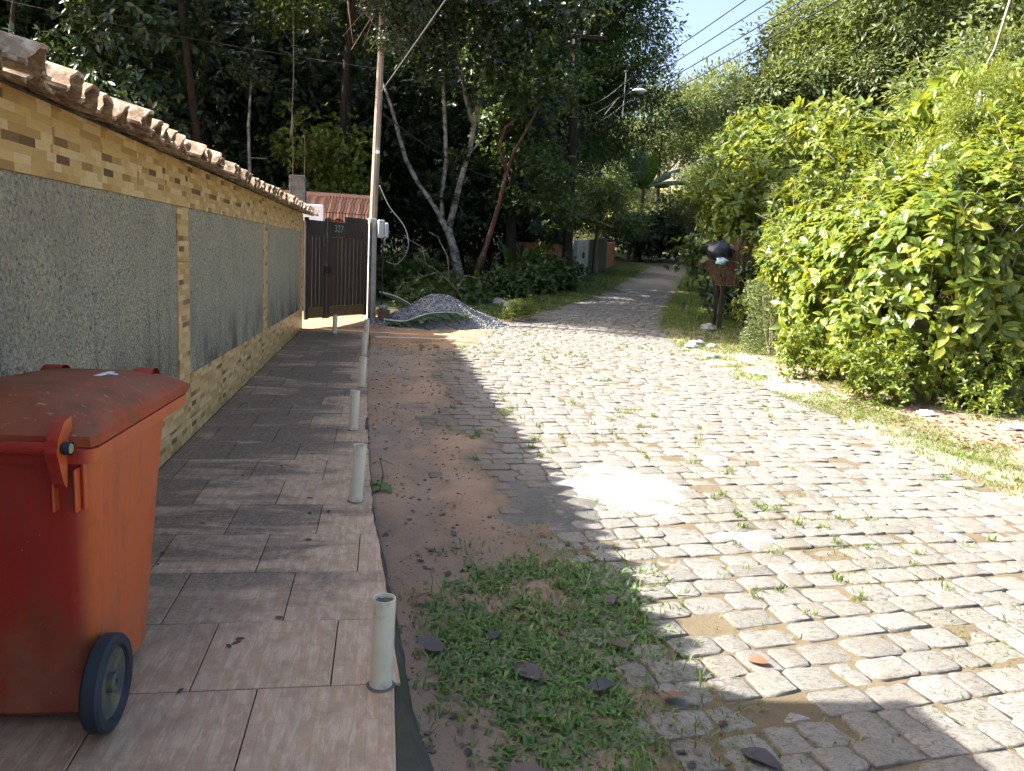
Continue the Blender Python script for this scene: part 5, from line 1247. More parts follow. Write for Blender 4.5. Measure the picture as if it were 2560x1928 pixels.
banana('banana_plant', 9.55, 12.3, 'broad-leaved banana plant standing upright behind the hedge at right', 1.35, [(2.9, 1.0, 2.0, .27, .12), (.3, 1.0, 1.9, .27, .2), (4.4, .9, 1.8, .28, .22), (1.2, 1.2, 2.1, .26, .10), (3.6, .7, 1.6, .24, .3), (5.6, .6, 1.6, .25, .3), (5.0, 1.15, 2.0, .27, .1)], .09)
for k, (x, y, lb) in enumerate([(4.2, 24.0, 'broad-leaved plant with upright paddle leaves behind the reddish trunk'), (4.9, 25.6, 'broad-leaved plant with upright paddle leaves beside the dark pole')]):
    e = banana('paddle_leaf_plant', x, y, lb, .5, [(a, 1.1 - .1 * (i % 3), 1.2 + .12 * (i % 4), .17, .12) for i, a in enumerate((.2, 1.1, 2.0, 3.1, 4.0, 5.0, 5.8))], .05); e['category'] = 'plant'

# ------------------------------------------------------------------ the sunny hillside on the right
HG = 'trees and shrubs on the right hillside'
hill = [
 (11.8, 9.2, 'shrub', 1.1, 1.1, None, 'bright shrub behind the hedge at the right picture edge', 'shrub'),
 (9.3, 10.4, 'shrub', .8, 1.1, None, 'bright leafy shrub just above the middle of the hedge', 'shrub'),
 (8.6, 14.6, 'shrub', 1.05, 1.35, 'lf_bright', 'spiky yellow-green shrub behind the refuse cage end of the hedge', 'shrub'),
 (9.6, 16.6, 'shrub', 1.15, 1.9, 'lf_mid', 'darker leafy shrub directly behind the refuse cage', 'shrub'),
 (7.8, 11.0, 'broad', .85, 1.35, None, 'bushy broad-leaved growth on top of the hedge, left part', 'shrub'),
 (8.3, 9.7, 'broad', .8, 1.25, None, 'bushy broad-leaved growth on top of the hedge, middle part', 'shrub'),
 (9.9, 9.6, 'broad', .8, 1.1, 'lf_bright', 'bushy broad-leaved growth on top of the hedge, right part', 'shrub'),
 (11.6, 12.9, 'broad', 1.2, 2.0, 'lf_bright', 'tall loose broad-leaved shrub above the right half of the hedge', 'shrub'),
 (10.2, 16.2, 'shrub', 1.2, 2.6, None, 'tall loose broad-leaved shrub above the refuse cage', 'shrub'),
 (13.2, 12.0, 'broad', 1.5, 2.8, 'lf_bright', 'high broad-leaved shrub near the right picture edge', 'shrub'),
 (12.0, 18.4, 'broad', 1.5, 3.0, 'lf_bright', 'high broad-leaved shrub left of the drooping tree', 'shrub'),
 (8.9, 17.8, 'broad', 1.25, 2.5, None, 'loose broad-leaved shrub rising above the refuse cage', 'shrub'),
 (9.9, 19.2, 'shrub', 1.5, 3.5, 'lf_bright', 'tall bright shrub behind the loose one above the refuse cage', 'shrub'),
 (11.2, 20.9, 'broad', 1.5, 4.2, 'lf_bright', 'tall broad-leaved shrub on the slope left of the drooping saplings', 'shrub'),
 (23.5, 38.6, 'olive', 1.75, 10.9, None, 'tallest crest tree just right of the open sky', 'tree'),
 (28.5, 37.5, 'olive', 1.9, 11.0, None, 'tall crest tree at the top edge right of the open sky', 'tree'),
 (8.3, 14.5, 'broad', .8, 1.5, None, 'broad-leaved shrub leaning over the road above the refuse cage', 'shrub'),
 (9.2, 15.6, 'shrub', 1.05, 2.2, None, 'taller broad-leaved shrub behind the refuse cage', 'shrub'),
 (8.5, 12.9, 'broad', .8, 1.5, None, 'broad-leaved shrub rising from the left half of the hedge', 'shrub'),
 (11.3, 10.4, 'broad', .9, 1.0, None, 'broad-leaved shrub rising from the right half of the hedge', 'shrub'),
 (11.6, 14.9, 'shrub', 1.2, 2.1, 'lf_bright', 'broad-leaved shrub in the middle of the slope', 'shrub'),
 (10.6, 14.2, 'fine', 1.0, 2.1, None, 'small-leaved bright bush in the middle of the right slope', 'bush'),
 (11.8, 12.4, 'fine', 1.25, 2.2, None, 'small-leaved bush between banana plant and slender tree', 'bush'),
 (12.7, 16.4, 'droop', 1.25, 2.9, None, 'young tree with long drooping yellow-green leaves on the slope', 'tree'),
 (10.9, 17.3, 'droop', .85, 2.0, 'lf_bright', 'low sapling with drooping leaves left of the yellow-green tree', 'tree'),
 (12.3, 20.3, 'olive', .8, 2.6, 'lf_bright', 'leafy tree behind the drooping saplings', 'tree'),
 (14.8, 19.6, 'shrub', 1.7, 2.4, 'lf_bright', 'broad bright shrub high behind the drooping tree', 'shrub'),
 (15.6, 15.4, 'shrub', 1.7, 2.2, 'lf_bright', 'broad bright shrub high on the slope at right', 'shrub'),
 (14.4, 12.6, 'frond', 1.5, 2.5, None, 'feathery lime-green tree with fern-like fronds at the right edge', 'tree'),
 (12.6, 10.2, 'frond', .9, 2.0, None, 'smaller feathery lime-green sapling above the hedge at the right edge', 'tree'),
 (15.3, 24.2, 'olive', 1.05, 3.0, None, 'olive tree left of the bright shrubs on the mid slope', 'tree'),
 (18.6, 21.0, 'olive', 1.15, 3.4, None, 'olive tree above the drooping yellow-green tree', 'tree'),
 (20.8, 17.0, 'olive', 1.2, 3.2, 'lf_mid', 'green tree high on the slope at right', 'tree'),
 (18.8, 13.0, 'olive', 1.1, 3.0, None, 'olive tree behind the feathery fronds at the right edge', 'tree'),
 (17.3, 29.6, 'olive', 1.1, 3.4, None, 'dense olive tree on the upper slope left of centre', 'tree'),
 (21.3, 27.4, 'olive', 1.3, 4.2, None, 'olive tree in the middle of the upper slope', 'tree'),
 (25.2, 23.2, 'olive', 1.45, 5.0, 'lf_mid', 'green tree near the top of the slope at right', 'tree'),
 (27.5, 17.5, 'olive', 1.5, 5.0, None, 'olive tree at the top right corner', 'tree'),
 (18.2, 36.6, 'olive', 1.2, 4.0, None, 'olive tree bordering the open sky low down', 'tree'),
 (19.5, 37.8, 'olive', 1.45, 8.6, None, 'tall tree bordering the open sky at the top', 'tree'),
 (24.6, 35.0, 'olive', 1.8, 8.2, None, 'high olive tree right of the open sky', 'tree'),
 (30.5, 31.0, 'olive', 1.9, 8.0, None, 'highest olive tree on the crest at upper right', 'tree'),
 (34.0, 24.0, 'olive', 2.0, 8.0, 'lf_mid', 'crest tree at the far upper right', 'tree'),
 (18.3, 44.5, 'olive', 1.1, 2.8, None, 'roadside tree on the right before the far picket gate', 'tree'),
 (22.3, 46.5, 'olive', 1.4, 4.8, None, 'tree above the right side of the far road', 'tree'),
 (15.4, 34.5, 'under', 1.3, 1.2, 'lf_olive', 'low shrub along the right verge of the far road', 'shrub'),
 (12.5, 26.4, 'under', 1.5, 1.3, 'lf_mid', 'shaded shrub on the right verge beyond the refuse cage', 'shrub'),
 (10.6, 20.4, 'under', 1.2, 1.0, 'lf_mid', 'dark low shrub behind the refuse cage on the verge', 'shrub'),
 (8.9, 17.9, 'under', .8, .6, 'lf_dark', 'shaded plants under the refuse cage', 'plants'),
 (25.5, 41.0, 'olive', 1.7, 7.5, None, 'crest tree behind the one bordering the sky', 'tree'),
]
for i, (x, y, k, s, cz, mt, lb, ct) in enumerate(hill):
    tree('hillside_' + ct, x, y, k, lb, ct, s, cz, bark='bark_grey' if i % 3 else 'bark_dark', mat=mt, group=HG, seed=i % 3, crowns=[(0, 0, 0, 1), (s * .9, .4 * s, -.35 * s, .7), (-s * .8, -.3 * s, -.5 * s, .65)] if k in ('olive', 'shrub', 'fine') else None)
# slender pale-trunked tree at the right
st = empty('pale_trunk_tree', (10.75, 12.9, gz(10.75, 12.9)), 0, 'slender tree with a pale leaning trunk and tiny leaves at right', 'tree')
stem([(.35, 0, -.1), (.2, 0, .9), (-.1, 0, 1.8), (-.35, 0, 2.7), (-.3, 0, 3.6)], [.085, .075, .065, .05, .03], M['bark_white'], st, 'trunk', 12)
for dx, dy, dz, s in ((-.3, 0, 3.2, .55), (.2, -.2, 2.6, .45), (-.7, .1, 2.4, .4), (.2, .2, 3.7, .4)): link('crown', CR['fine'][0], st, (dx, dy, dz), (0, 0, dx * 4), s)
# bare stems poking through the shrubs
twg = 'bare stems among the right hand shrubs'
for k, (p, lb) in enumerate([([(8.9, 11.6, 1.2), (9.3, 12.0, 2.7), (9.2, 12.2, 3.6)], 'upright dry stem above the middle of the hedge'), ([(8.0, 13.6, 1.6), (7.2, 13.4, 2.3), (6.6, 13.3, 2.5)], 'bare arching twig reaching over the road above the refuse cage'), ([(8.3, 14.3, 1.8), (8.9, 14.0, 2.6), (9.6, 13.9, 2.5), (10.6, 13.6, 2.6)], 'long dry stem lying across the shrubs'), ([(13.8, 18.2, 4.5), (14.8, 18.0, 7.2), (15.2, 18.0, 9.4)], 'tall thin bare trunk on the slope below the top edge'), ([(12.0, 11.0, 2.5), (13.2, 11.4, 5.0), (12.9, 11.6, 6.3)], 'dry forked stem near the right picture edge'), ([(9.0, 13.9, 1.6), (8.6, 13.2, 3.0), (8.9, 12.9, 3.9)], 'thin upright twig above the left part of the hedge'), ([(10.4, 12.0, 2.0), (9.6, 11.8, 3.1), (9.3, 11.7, 3.3), (8.9, 11.6, 3.2)], 'bent bare twig above the middle of the hedge'), ([(11.0, 15.0, 3.0), (11.6, 14.4, 4.6), (11.4, 14.2, 5.6)], 'thin dry stalk beside the drooping tree'), ([(9.6, 16.5, 2.6), (8.7, 16.0, 4.0), (8.3, 15.8, 4.3)], 'bare twig above the refuse cage shrubs'), ([(12.6, 13.4, 3.5), (11.6, 13.0, 4.4), (10.9, 12.9, 4.4), (10.3, 12.8, 4.1)], 'long arching bare branch on the right slope')]):
    b = MB(); b.tube(p, [.016 - .010 * i / (len(p) - 1) + (.02 if k == 3 else 0) for i in range(len(p))], 6); o = b.build('bare_stem', M['twig'], None, True); tag(o, lb, 'stem', twg)

# ------------------------------------------------------------------ broad-leaved hedge on the right roadside
hg = empty('hedge', (7.3, 9.5, 0), 0, 'dense bright hedge of broad pointed leaves overhanging the right roadside', 'hedge')
HS = np.array([(7.15, 12.9), (6.75, 12.1), (6.42, 10.8), (6.12, 9.5), (6.0, 8.6), (6.25, 8.1), (7.0, 8.0), (8.2, 8.15), (9.6, 8.5)]); HT = np.cumsum(np.r_[0, np.linalg.norm(np.diff(HS, axis=0), axis=1)]); HT = HT / HT[-1]
PR = np.array([(.20, -.05), (-.08, .40), (-.28, .95), (-.34, 1.4), (-.18, 1.85), (.12, 2.2), (.55, 2.45), (1.1, 2.65), (1.8, 2.8)]); PT = np.linspace(0, 1, len(PR))
def hedge_pt(s, t, r):
    bx = np.interp(s, HT, HS[:, 0]); by = np.interp(s, HT, HS[:, 1])
    dx = np.interp(np.clip(s + .02, 0, 1), HT, HS[:, 0]) - np.interp(np.clip(s - .02, 0, 1), HT, HS[:, 0]); dy = np.interp(np.clip(s + .02, 0, 1), HT, HS[:, 1]) - np.interp(np.clip(s - .02, 0, 1), HT, HS[:, 1])
    T = vnorm(np.stack([dx, dy], -1)); NX = np.stack([-T[:, 1], T[:, 0]], -1)                 # away from the road
    o = np.interp(t, PT, PR[:, 0]); z = np.interp(t, PT, PR[:, 1])
    bul = (fbm(s * 16, t * 5, 61) - .5) * .95; end = sstep(s / .10)
    o = o - bul * (1 - .5 * t) + (1 - end) * .5; z = z * (.70 + .55 * (fbm(s * 8, t * 2, 63))) * (.72 + .28 * end) + .18
    dO = np.interp(np.clip(t + .03, 0, 1), PT, PR[:, 0]) - np.interp(np.clip(t - .03, 0, 1), PT, PR[:, 0]); dZ = np.interp(np.clip(t + .03, 0, 1), PT, PR[:, 1]) - np.interp(np.clip(t - .03, 0, 1), PT, PR[:, 1])
    nv = vnorm(np.stack([-dZ, dO], -1))
    P = np.stack([bx + NX[:, 0] * o, by + NX[:, 1] * o, z + ground_z(bx, by) * .8], -1); O = np.stack([NX[:, 0] * nv[:, 0], NX[:, 1] * nv[:, 0], nv[:, 1]], -1)
    return P, O
rh = np.random.RandomState(17); nr = 2700
s_ = rh.uniform(0, 1, nr); t_ = rh.uniform(0, 1, nr) ** .9
HP, HO = hedge_pt(s_, t_, rh); depth = rh.exponential(.16, nr)[:, None]; HP = HP - HO * np.minimum(depth, .7)
HO2 = vnorm(HO + rh.normal(size=(nr, 3)) * .35 + np.array([-.1, -.1, .35]))
# camera-facing outermost rosettes nearest the road become single leaves
score = depth[:, 0] * 6 + np.linalg.norm(HP - np.array([0, 0, 1.5]), axis=1) * .35 + np.where((HP[:, 0] > 8.6), 9, 0); oh = np.argsort(score)
rest = oh[48:]; Lh = .185
hv, hf_ = rosettes(rh, HP[rest] - np.array([7.3, 9.5, 0]), HO2[rest], 6, Lh, .42, .95, .98, 't12', .02)
ns_ = 90; si = rh.choice(np.where(t_ > .3)[0], ns_, replace=False); SP, SO = [], []; bsh = MB()
for i in si:
    d = vnorm(HO[i] * .7 + np.array([0, 0, .9]) + rh.normal(size=3) * .45); L_ = rh.uniform(.25, .75); p0 = HP[i]
    bsh.tube([tuple(p0 - np.array([7.3, 9.5, 0]) - d * .3), tuple(p0 - np.array([7.3, 9.5, 0]) + d * L_)], [.007, .003], 4)
    for q_ in (.35, .7, 1.0): SP.append(p0 + d * L_ * q_); SO.append(d + rh.normal(size=3) * .2)
sv, sf = rosettes(rh, np.array(SP) - np.array([7.3, 9.5, 0]), np.array(SO), 5, Lh * .9, .5, .95, .95, 't12', .015)
hf_ = np.concatenate([hf_, sf + len(hv)]); hv = np.concatenate([hv, sv]); tag(bsh.build('shoots', M['twig'], hg), kind='stuff')
tag(link('foliage', np_mesh('foliage', hv, hf_, M['lf_hedge']), hg), kind='stuff')
def leaf_variant(k, mat):
    r = np.random.RandomState(k); V = T12V.copy(); V[:, 2] += -.10 * V[:, 0] ** 2 * r.uniform(-.2, 1.6) + .02 * np.sin(V[:, 0] * 9 + k) ; V[:, 1] *= r.uniform(.9, 1.15); return np_mesh('leaf', V, T12F, M[mat], True)
LV = [leaf_variant(k, 'lf_hedge_o') for k in range(4)]; LY = [leaf_variant(k + 9, 'lf_yellow') for k in range(3)]
def place_leaf(par, me, P, D, N, L, base, W=1.0):
    D = Vector(D).normalized(); B = Vector(N).cross(D).normalized(); N2 = D.cross(B)
    Mx = Matrix(((D.x * L, B.x * L * W, N2.x * L, P[0] - base[0]), (D.y * L, B.y * L * W, N2.y * L, P[1] - base[1]), (D.z * L, B.z * L * W, N2.z * L, P[2] - base[2]), (0, 0, 0, 1)))
    o = link('leaf', me, par); o.matrix_basis = Mx; return o
for i in oh[:48]:
    for k in range(6):
        o = HO2[i]; rad = sph(rh, 1)[0]; rad = vnorm(rad - o * rad.dot(o)); D = rad * .95 + o * rh.uniform(.1, .8) + np.array([0, 0, -.42]) * rh.uniform(.2, 1.6); N = o * .9 + np.array([0, 0, .55]) + rh.normal(size=3) * .3
        place_leaf(hg, LV[rh.randint(4)], HP[i], D, N, Lh * rh.uniform(.75, 1.2), (7.3, 9.5, 0))
# a few oversized yellowing leaves
for (s0, t0, n) in ((.86, .46, 3), (.80, .33, 3), (.90, .60, 2), (.66, .52, 2), (.27, .55, 2), (.94, .38, 3)):
    P_, O_ = hedge_pt(np.array([s0]), np.array([t0]), rh)
    for k in range(n):
        o = O_[0]; rad = sph(rh, 1)[0]; rad = vnorm(rad - o * rad.dot(o)); D = rad * .8 + o * .3 + np.array([0, 0, -.8]); N = o + np.array([0, 0, .3]) + rh.normal(size=3) * .2
        l_ = place_leaf(hg, LY[k % 3], P_[0] + o * .08, D, N, rh.uniform(.21, .27), (7.3, 9.5, 0), 1.25)
b = MB(); q = random.Random(8)
for i in range(46):
    s0 = i / 46; bx, by = float(np.interp(s0, HT, HS[:, 0])) + q.uniform(.25, 1.1), float(np.interp(s0, HT, HS[:, 1])) + q.uniform(-.1, .1); z = gz(bx, by)
    b.tube([(bx - 7.3, by - 9.5, z - .05), (bx - 7.3 + q.uniform(-.25, .1), by - 9.5 + q.uniform(-.2, .2), z + .9), (bx - 7.3 + q.uniform(-.5, .2), by - 9.5 + q.uniform(-.4, .4), z + 1.9)], [.018, .012, .006], 5)
b.build('stems', M['bark_grey'], hg, True)
# clipped fine-leaved column beside the refuse cage
cl = empty('clipped_bush', (6.72, 12.45, gz(6.72, 12.45)), 0, 'narrow clipped bush of tiny pale leaves beside the refuse cage', 'bush')
r_ = np.random.RandomState(4); n = 5200; a = r_.uniform(0, 6.28, n); zc = r_.uniform(0, 1.25, n); rad = .42 * (1 + .15 * np.sin(a * 3) + .12 * np.sin(zc * 7)) * np.sqrt(r_.uniform(.55, 1, n)); P = np.stack([rad * np.cos(a), rad * np.sin(a), zc], -1); O = np.stack([np.cos(a), np.sin(a), np.full(n, .3)], -1)
link('crown', np_mesh('crown', *leaf_data(P, vnorm(O + sph(r_, n) * .8), vnorm(O + sph(r_, n) * .5), r_.uniform(.03, .055, n), 1.1, 't4'), M['lf_olive']), cl)
b = MB()
for k in range(6): b.tube([(0, 0, -.05), (.15 * math.cos(k), .15 * math.sin(k), .5), (.25 * math.cos(k), .25 * math.sin(k), 1.15)], [.02, .014, .006], 5)
b.build('trunk', M['twig'], cl)
tree('foot_plant', 5.95, 9.9, 'shrub', 'leafy seedlings at the foot of the hedge beside the white sand', 'plants', .42, .35, mat='lf_hedge', r0=.012, nb=3)
tree('foot_plant', 5.9, 8.25, 'shrub', 'low broad-leaved plants at the foot of the hedge centre', 'plants', .45, .35, mat='lf_hedge', r0=.012, nb=3)
tree('foot_plant', 7.0, 7.85, 'shrub', 'low broad-leaved plants at the foot of the hedge at right', 'plants', .45, .35, mat='lf_hedge', r0=.012, nb=3)
sb = rock('mossy_block', (7.35, 8.25, gz(7.35, 8.25) + .2), .42, 'dark mossy stone block under the hedge at right', 'stone', 31, mat='greenwall', flat=.8)

# ------------------------------------------------------------------ grass, weeds and litter
def blades(r, X, Y, Z, L, W, tilt=(.5, 1.2), curl=.5):
    n = len(X); a = r.uniform(0, 6.283, n); ti = r.uniform(*tilt, n); h = np.stack([np.cos(a), np.sin(a), np.zeros(n)], -1); up = np.array([0, 0, 1.0]); sd = np.stack([-np.sin(a), np.cos(a), np.zeros(n)], -1)
    d1 = h * np.sin(ti * .6)[:, None] + up * np.cos(ti * .6)[:, None]; d2 = h * np.sin(np.minimum(ti + curl, 1.9))[:, None] + up * np.cos(np.minimum(ti + curl, 1.9))[:, None]
    P = np.stack([X, Y, Z], -1); L = L[:, None]; w = (W[:, None] * sd); m = P + d1 * L * .5; t = m + d2 * L * .5
    V = np.stack([P - w * .7, P + w * .7, m - w, m + w, t], 1); F = np.array([(0, 1, 3), (0, 3, 2), (2, 3, 4)])
    return V.reshape(-1, 3), (F[None] + (np.arange(n) * 5)[:, None, None]).reshape(-1, 3)
def inpoly(x, y, poly):
    c = np.zeros(len(x), bool); j = len(poly) - 1
    for i in range(len(poly)):
        xi, yi = poly[i]; xj, yj = poly[j]; c ^= ((yi > y) != (yj > y)) & (x < (xj - xi) * (y - yi) / (yj - yi + 1e-12) + xi); j = i
    return c
def grass(name, label, poly, dens, L, W, mat, seed, thr=.45, fr=1.5, tilt=(.5, 1.25), sink=.004, tuft=0.0):
    r = np.random.RandomState(seed); p = np.array(poly); x0, y0 = p.min(0); x1, y1 = p.max(0); n = int((x1 - x0) * (y1 - y0) * dens); x = r.uniform(x0, x1, n); y = r.uniform(y0, y1, n)
    if tuft > 0:
        tx, ty = r.uniform(x0, x1, int(n * tuft)), r.uniform(y0, y1, int(n * tuft)); k = r.randint(len(tx), size=n); x = tx[k] + r.normal(size=n) * .018; y = ty[k] + r.normal(size=n) * .018
    keep = inpoly(x + r.normal(size=n) * .06, y + r.normal(size=n) * .06, poly) & (fbm(x * fr, y * fr, seed + 50) + .25 * (fbm(x * 6, y * 6, seed + 51) - .5) > thr + r.normal(size=n) * .045); x, y = x[keep], y[keep]; z = ground_z(x, y) - sink; n = len(x)
    o = link(name, np_mesh(name, *blades(r, x, y, z, L * r.uniform(.5, 1.25, n), W * r.uniform(.7, 1.2, n), tilt), M[mat])); tag(o, label, 'grass', kind='stuff'); return o
grass('grass_patch', 'broad-bladed green grass patch on the dirt beside the pavement', [(.22, 2.75), (.30, 3.35), (.45, 3.75), (.85, 3.72), (1.28, 3.65), (1.25, 3.0), (1.15, 2.5), (1.0, 1.7), (.35, 1.7), (.45, 2.3)], 3300, .068, .0062, 'grass_dark', 3, .47, 2.6, (.85, 1.6))
grass('dry_grass', 'thin pale and dry blades mixed into the grass patch', [(.2, 1.7), (.2, 3.4), (.45, 3.8), (1.35, 3.7), (1.3, 2.4), (1.1, 1.7)], 700, .095, .0028, 'grass_lit', 4, .44, 2.2, (.2, 1.3))
grass('grass_patch_sparse', 'thin grass fringe around the green patch', [(.15, 2.2), (.12, 3.2), (.3, 4.0), (1.1, 4.2), (1.5, 3.6), (1.4, 2.4), (1.2, 1.6), (.4, 1.6)], 900, .06, .0045, 'grass_dark', 5, .5, 2.2)
grass('joint_grass', 'small grass tufts growing in the joints of the cobbles', [(.8, 1.7), (.6, 4.3), (.5, 12), (1.4, 15), (5.6, 15), (5.0, 4), (4.4, 1.6)], 300, .060, .0026, 'grass_lit', 8, .56, .8, (.15, 1.1), .0, .035)
grass('joint_weeds', 'thin grass and moss filling the road joints', [(.9, 1.7), (.8, 6), (3.2, 6), (3.6, 1.7)], 900, .035, .0024, 'grass_lit', 9, .52, 1.1, (.2, 1.2), .006)
grass('verge_grass', 'sunlit strip of grass along the right road edge', [(4.55, 3.0), (4.85, 7), (4.95, 10), (5.25, 13), (5.9, 13), (5.55, 10), (5.75, 7.5), (6.2, 5.5), (6.5, 3)], 3000, .055, .0034, 'grass_lit', 12, .41, 1.1)
grass('verge_grass_right', 'grass around the refuse cage and along the right verge', [(5.2, 12.4), (5.9, 15.5), (6.4, 17.2), (8.6, 22.3), (13.1, 32.5), (15.8, 38.7), (17, 38.7), (14.6, 32.5), (11.5, 25), (9.6, 19.5), (8.8, 15), (6.9, 12.2)], 700, .10, .006, 'grass_lit', 13, .33, 1.1)
grass('verge_grass_left', 'grass along the left verge from the heap to the garden wall', [(2.5, 16.3), (4.1, 18.9), (6.1, 22.2), (7.6, 25.3), (10.9, 32.5), (13.6, 38.7), (12.4, 38.7), (8.2, 30), (6.0, 26.6), (3.0, 22), (.6, 18)], 750, .10, .007, 'grass_lit', 14, .28, 1.1)
grass('slope_grass', 'pale dry grass on the sunny far slope', [(12, 58), (26, 58), (26, 76), (12, 76)], 60, .35, .03, 'lf_olive', 15, .35, .4)
grass('hedge_foot_grass', 'straggling grass under the hedge', [(5.3, 4), (5.4, 7.5), (5.6, 11), (6.3, 12.4), (6.6, 12), (6.3, 8.2), (8.2, 8.2), (8.2, 4)], 900, .07, .0035, 'grass_lit', 16, .55, 1.5)
# dead leaf litter
def litter(name, label, poly, n, L, mat, seed, thr=.0, fr=1.0, W=1.3):
    r = np.random.RandomState(seed); p = np.array(poly); x0, y0 = p.min(0); x1, y1 = p.max(0); x = r.uniform(x0, x1, n * 3); y = r.uniform(y0, y1, n * 3); k = inpoly(x, y, poly) & (fbm(x * fr, y * fr, seed) > thr); x, y = x[k][:n], y[k][:n]; m = len(x)
    a = r.uniform(0, 6.28, m); D = np.stack([np.cos(a), np.sin(a), r.uniform(-.1, .35, m)], -1); N = vnorm(np.stack([r.normal(size=m) * .35, r.normal(size=m) * .35, np.ones(m)], -1))
    o = link(name, np_mesh(name, *leaf_data(np.stack([x, y, ground_z(x, y) + .008], -1), D, N, L * r.uniform(.5, 1.3, m), W, 't6'), M[mat])); tag(o, label, 'dead leaves', kind='stuff')
litter('leaf_litter', 'dry brown leaf litter on the bank below the hedge', [(5.3, 4.2), (5.35, 7.6), (5.6, 11.4), (6.3, 12.0), (6.2, 9), (6.2, 8.2), (8.2, 8.2), (8.0, 5), (7.4, 3.6)], 900, .075, 'dead_red', 71, .40, 1.2)
litter('dirt_litter', 'small dark leaf scraps on the dirt strip', [(-.05, 4), (-.05, 13), (.9, 13), (.8, 4)], 150, .045, 'dead', 72, .40, 1.3)
litter('pavement_litter', 'small dark leaf scraps on the pavement tiles', [(-1.3, 2.2), (-1.3, 13), (-.3, 13), (.0, 2.2)], 0, .03, 'dead', 73)
litter('grass_litter', 'small dead leaf scraps in the grass patch', [(.2, 1.9), (.2, 4.3), (1.2, 4.3), (1.3, 1.9)], 90, .05, 'dead', 74, .3, 2)
# grit and pebbles on the bare soil
def grit(name, label, poly, n, size, seed, mat):
    r = np.random.RandomState(seed); p = np.array(poly); x0, y0 = p.min(0); x1, y1 = p.max(0); x = r.uniform(x0, x1, n * 2); y = r.uniform(y0, y1, n * 2); k = inpoly(x, y, poly) & (fbm(x * 2, y * 2, seed) > .38); x, y = x[k][:n], y[k][:n]; m = len(x)
    sc = size * (r.pareto(2.5, (m, 1, 1)) * .6 + .5).clip(0, 3) * r.uniform(.6, 1.2, (m, 6, 1)); V = oc[None] * sc * np.array([1, 1, .7]); V = V + np.stack([x, y, ground_z(x, y) + sc.mean((1, 2)) * .25], -1)[:, None, :]
    o = link(name, np_mesh(name, V.reshape(-1, 3), (of[None] + (np.arange(m) * 6)[:, None, None]).reshape(-1, 3), M[mat])); tag(o, label, 'grit', kind='stuff')
grit('dirt_grit', 'grit and small clods on the dirt strip', [(-.1, 2.0), (-.1, 13.5), (1.3, 13.5), (.9, 9), (.9, 4), (1.3, 2)], 5000, .0055, 81, 'pot')
grit('verge_rubble', 'pale rubble crumbs on the right verge', [(5.0, 4.5), (5.2, 11), (5.6, 12.8), (6.2, 12), (5.9, 8.2), (7.6, 7.8), (7.4, 4.5)], 1800, .010, 82, 'stone')
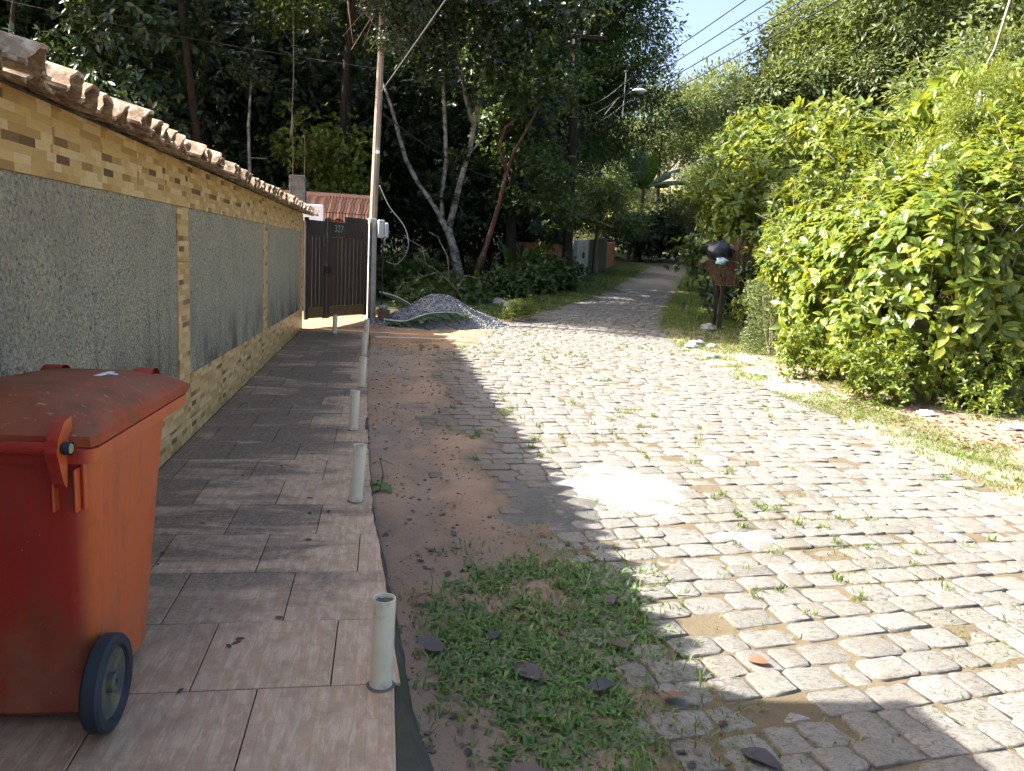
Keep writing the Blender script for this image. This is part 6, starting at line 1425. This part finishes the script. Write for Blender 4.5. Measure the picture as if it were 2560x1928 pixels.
# loose scraps on the tiles
r_ = np.random.RandomState(6); n = 70; x = r_.uniform(-1.3, -.2, n); y = r_.uniform(2.4, 13, n); a = r_.uniform(0, 6.28, n)
o = link('pavement_scraps', np_mesh('pavement_scraps', *leaf_data(np.stack([x, y, np.full(n, .004)], -1), np.stack([np.cos(a), np.sin(a), np.full(n, .1)], -1), np.tile([0, 0, 1.0], (n, 1)), r_.uniform(.008, .05, n) , 1.0, 't6'), M['dead'])); tag(o, 'tiny dead leaf scraps scattered on the pavement tiles', 'dead leaves', kind='stuff')
DL = [leaf_variant(k + 20, 'dead_o') for k in range(4)]
dead = [(.62, 2.62, .165, 2.0, 'large dark folded dead leaf lying in the middle of the grass patch'), (.80, 2.56, .11, .1, 'brown dead leaf right of the large folded one in the grass'), (1.06, 2.50, .11, -.3, 'reddish dead leaf near the right edge of the grass patch'), (1.06, 2.86, .10, 2.4, 'bluish dark dead leaf in the right part of the grass'), (.42, 2.12, .15, -.5, 'long grey dead leaf on the mud beside the pavement edge'), (.16, 3.32, .115, .2, 'dark dead leaf on the mud at the pavement edge above the grass'), (1.23, 2.18, .14, -.8, 'long dead leaf at the lower right corner of the grass patch'), (1.52, 2.72, .085, -.6, 'dry brown curled leaf on the cobbles at the shadow edge'), (.28, 2.86, .13, 2.6, 'crumpled dark dead leaf by the nearest pipe post'), (.48, 2.95, .09, 1.0, 'small dead leaf left of the grass centre'), (.92, 1.98, .13, .3, 'dark dead leaf at the bottom edge of the grass patch'), (1.10, 3.25, .08, 1.4, 'grey dead leaf near the top right of the grass patch')]
for k, (x, y, L, az, lb) in enumerate(dead):
    z = gz(x, y) + .022; o = link('dead_leaf', DL[k % 4], None, (x, y, z), (.25 * math.sin(k * 2.1), -.12 - .12 * (k % 3), az), (L, L * 1.25, L * .9)); tag(o, lb, 'leaf', 'large dead leaves on the ground')
    if k in (7, 2): setmat(o, 'dead_red')
sd = empty('seedling', (.02, 5.0, gz(.02, 5.0)), 0, 'small green seedling growing in the dirt beside the second pipe post', 'plant')
b = MB(); b.tube([(0, 0, 0), (.02, 0, .1), (.0, 0, .2)], [.005, .004, .003], 5); b.build('stem', M['lf_mid'], sd)
for az, z, L in ((0, .2, .10), (2.2, .19, .09), (4.1, .04, .14), (5.4, .05, .13), (3.2, .05, .10)): o = link('leaf', LV[int(az) % 4], sd, (0, 0, z), (0, .2, az), L); setmat(o, 'grass_dark')
# plastic litter
pl = 'plastic litter on the right verge'
for k, (x, y, s, mt, lb) in enumerate([(5.55, 13.1, (.13, .08, .035), 'bag_blue', 'pale turquoise plastic scrap in the grass at the road edge'), (6.05, 13.35, (.09, .07, .035), 'bag_white', 'white plastic scrap in the grass left of the clipped bush'), (5.4, 11.9, (.12, .07, .03), 'bag_blue', 'bluish plastic scrap at the road edge nearer the viewer'), (6.55, 6.85, (.15, .07, .035), 'bag_white', 'white and dark crumpled bag on the leaf litter at the right edge'), (6.05, 7.55, (.09, .08, .03), 'bag_white', 'white crumpled paper below the hedge centre')]):
    o = crumple('litter', (x, y, gz(x, y) + .03), s, 40 + k, mt, lb, 'litter', .8); o['group'] = pl
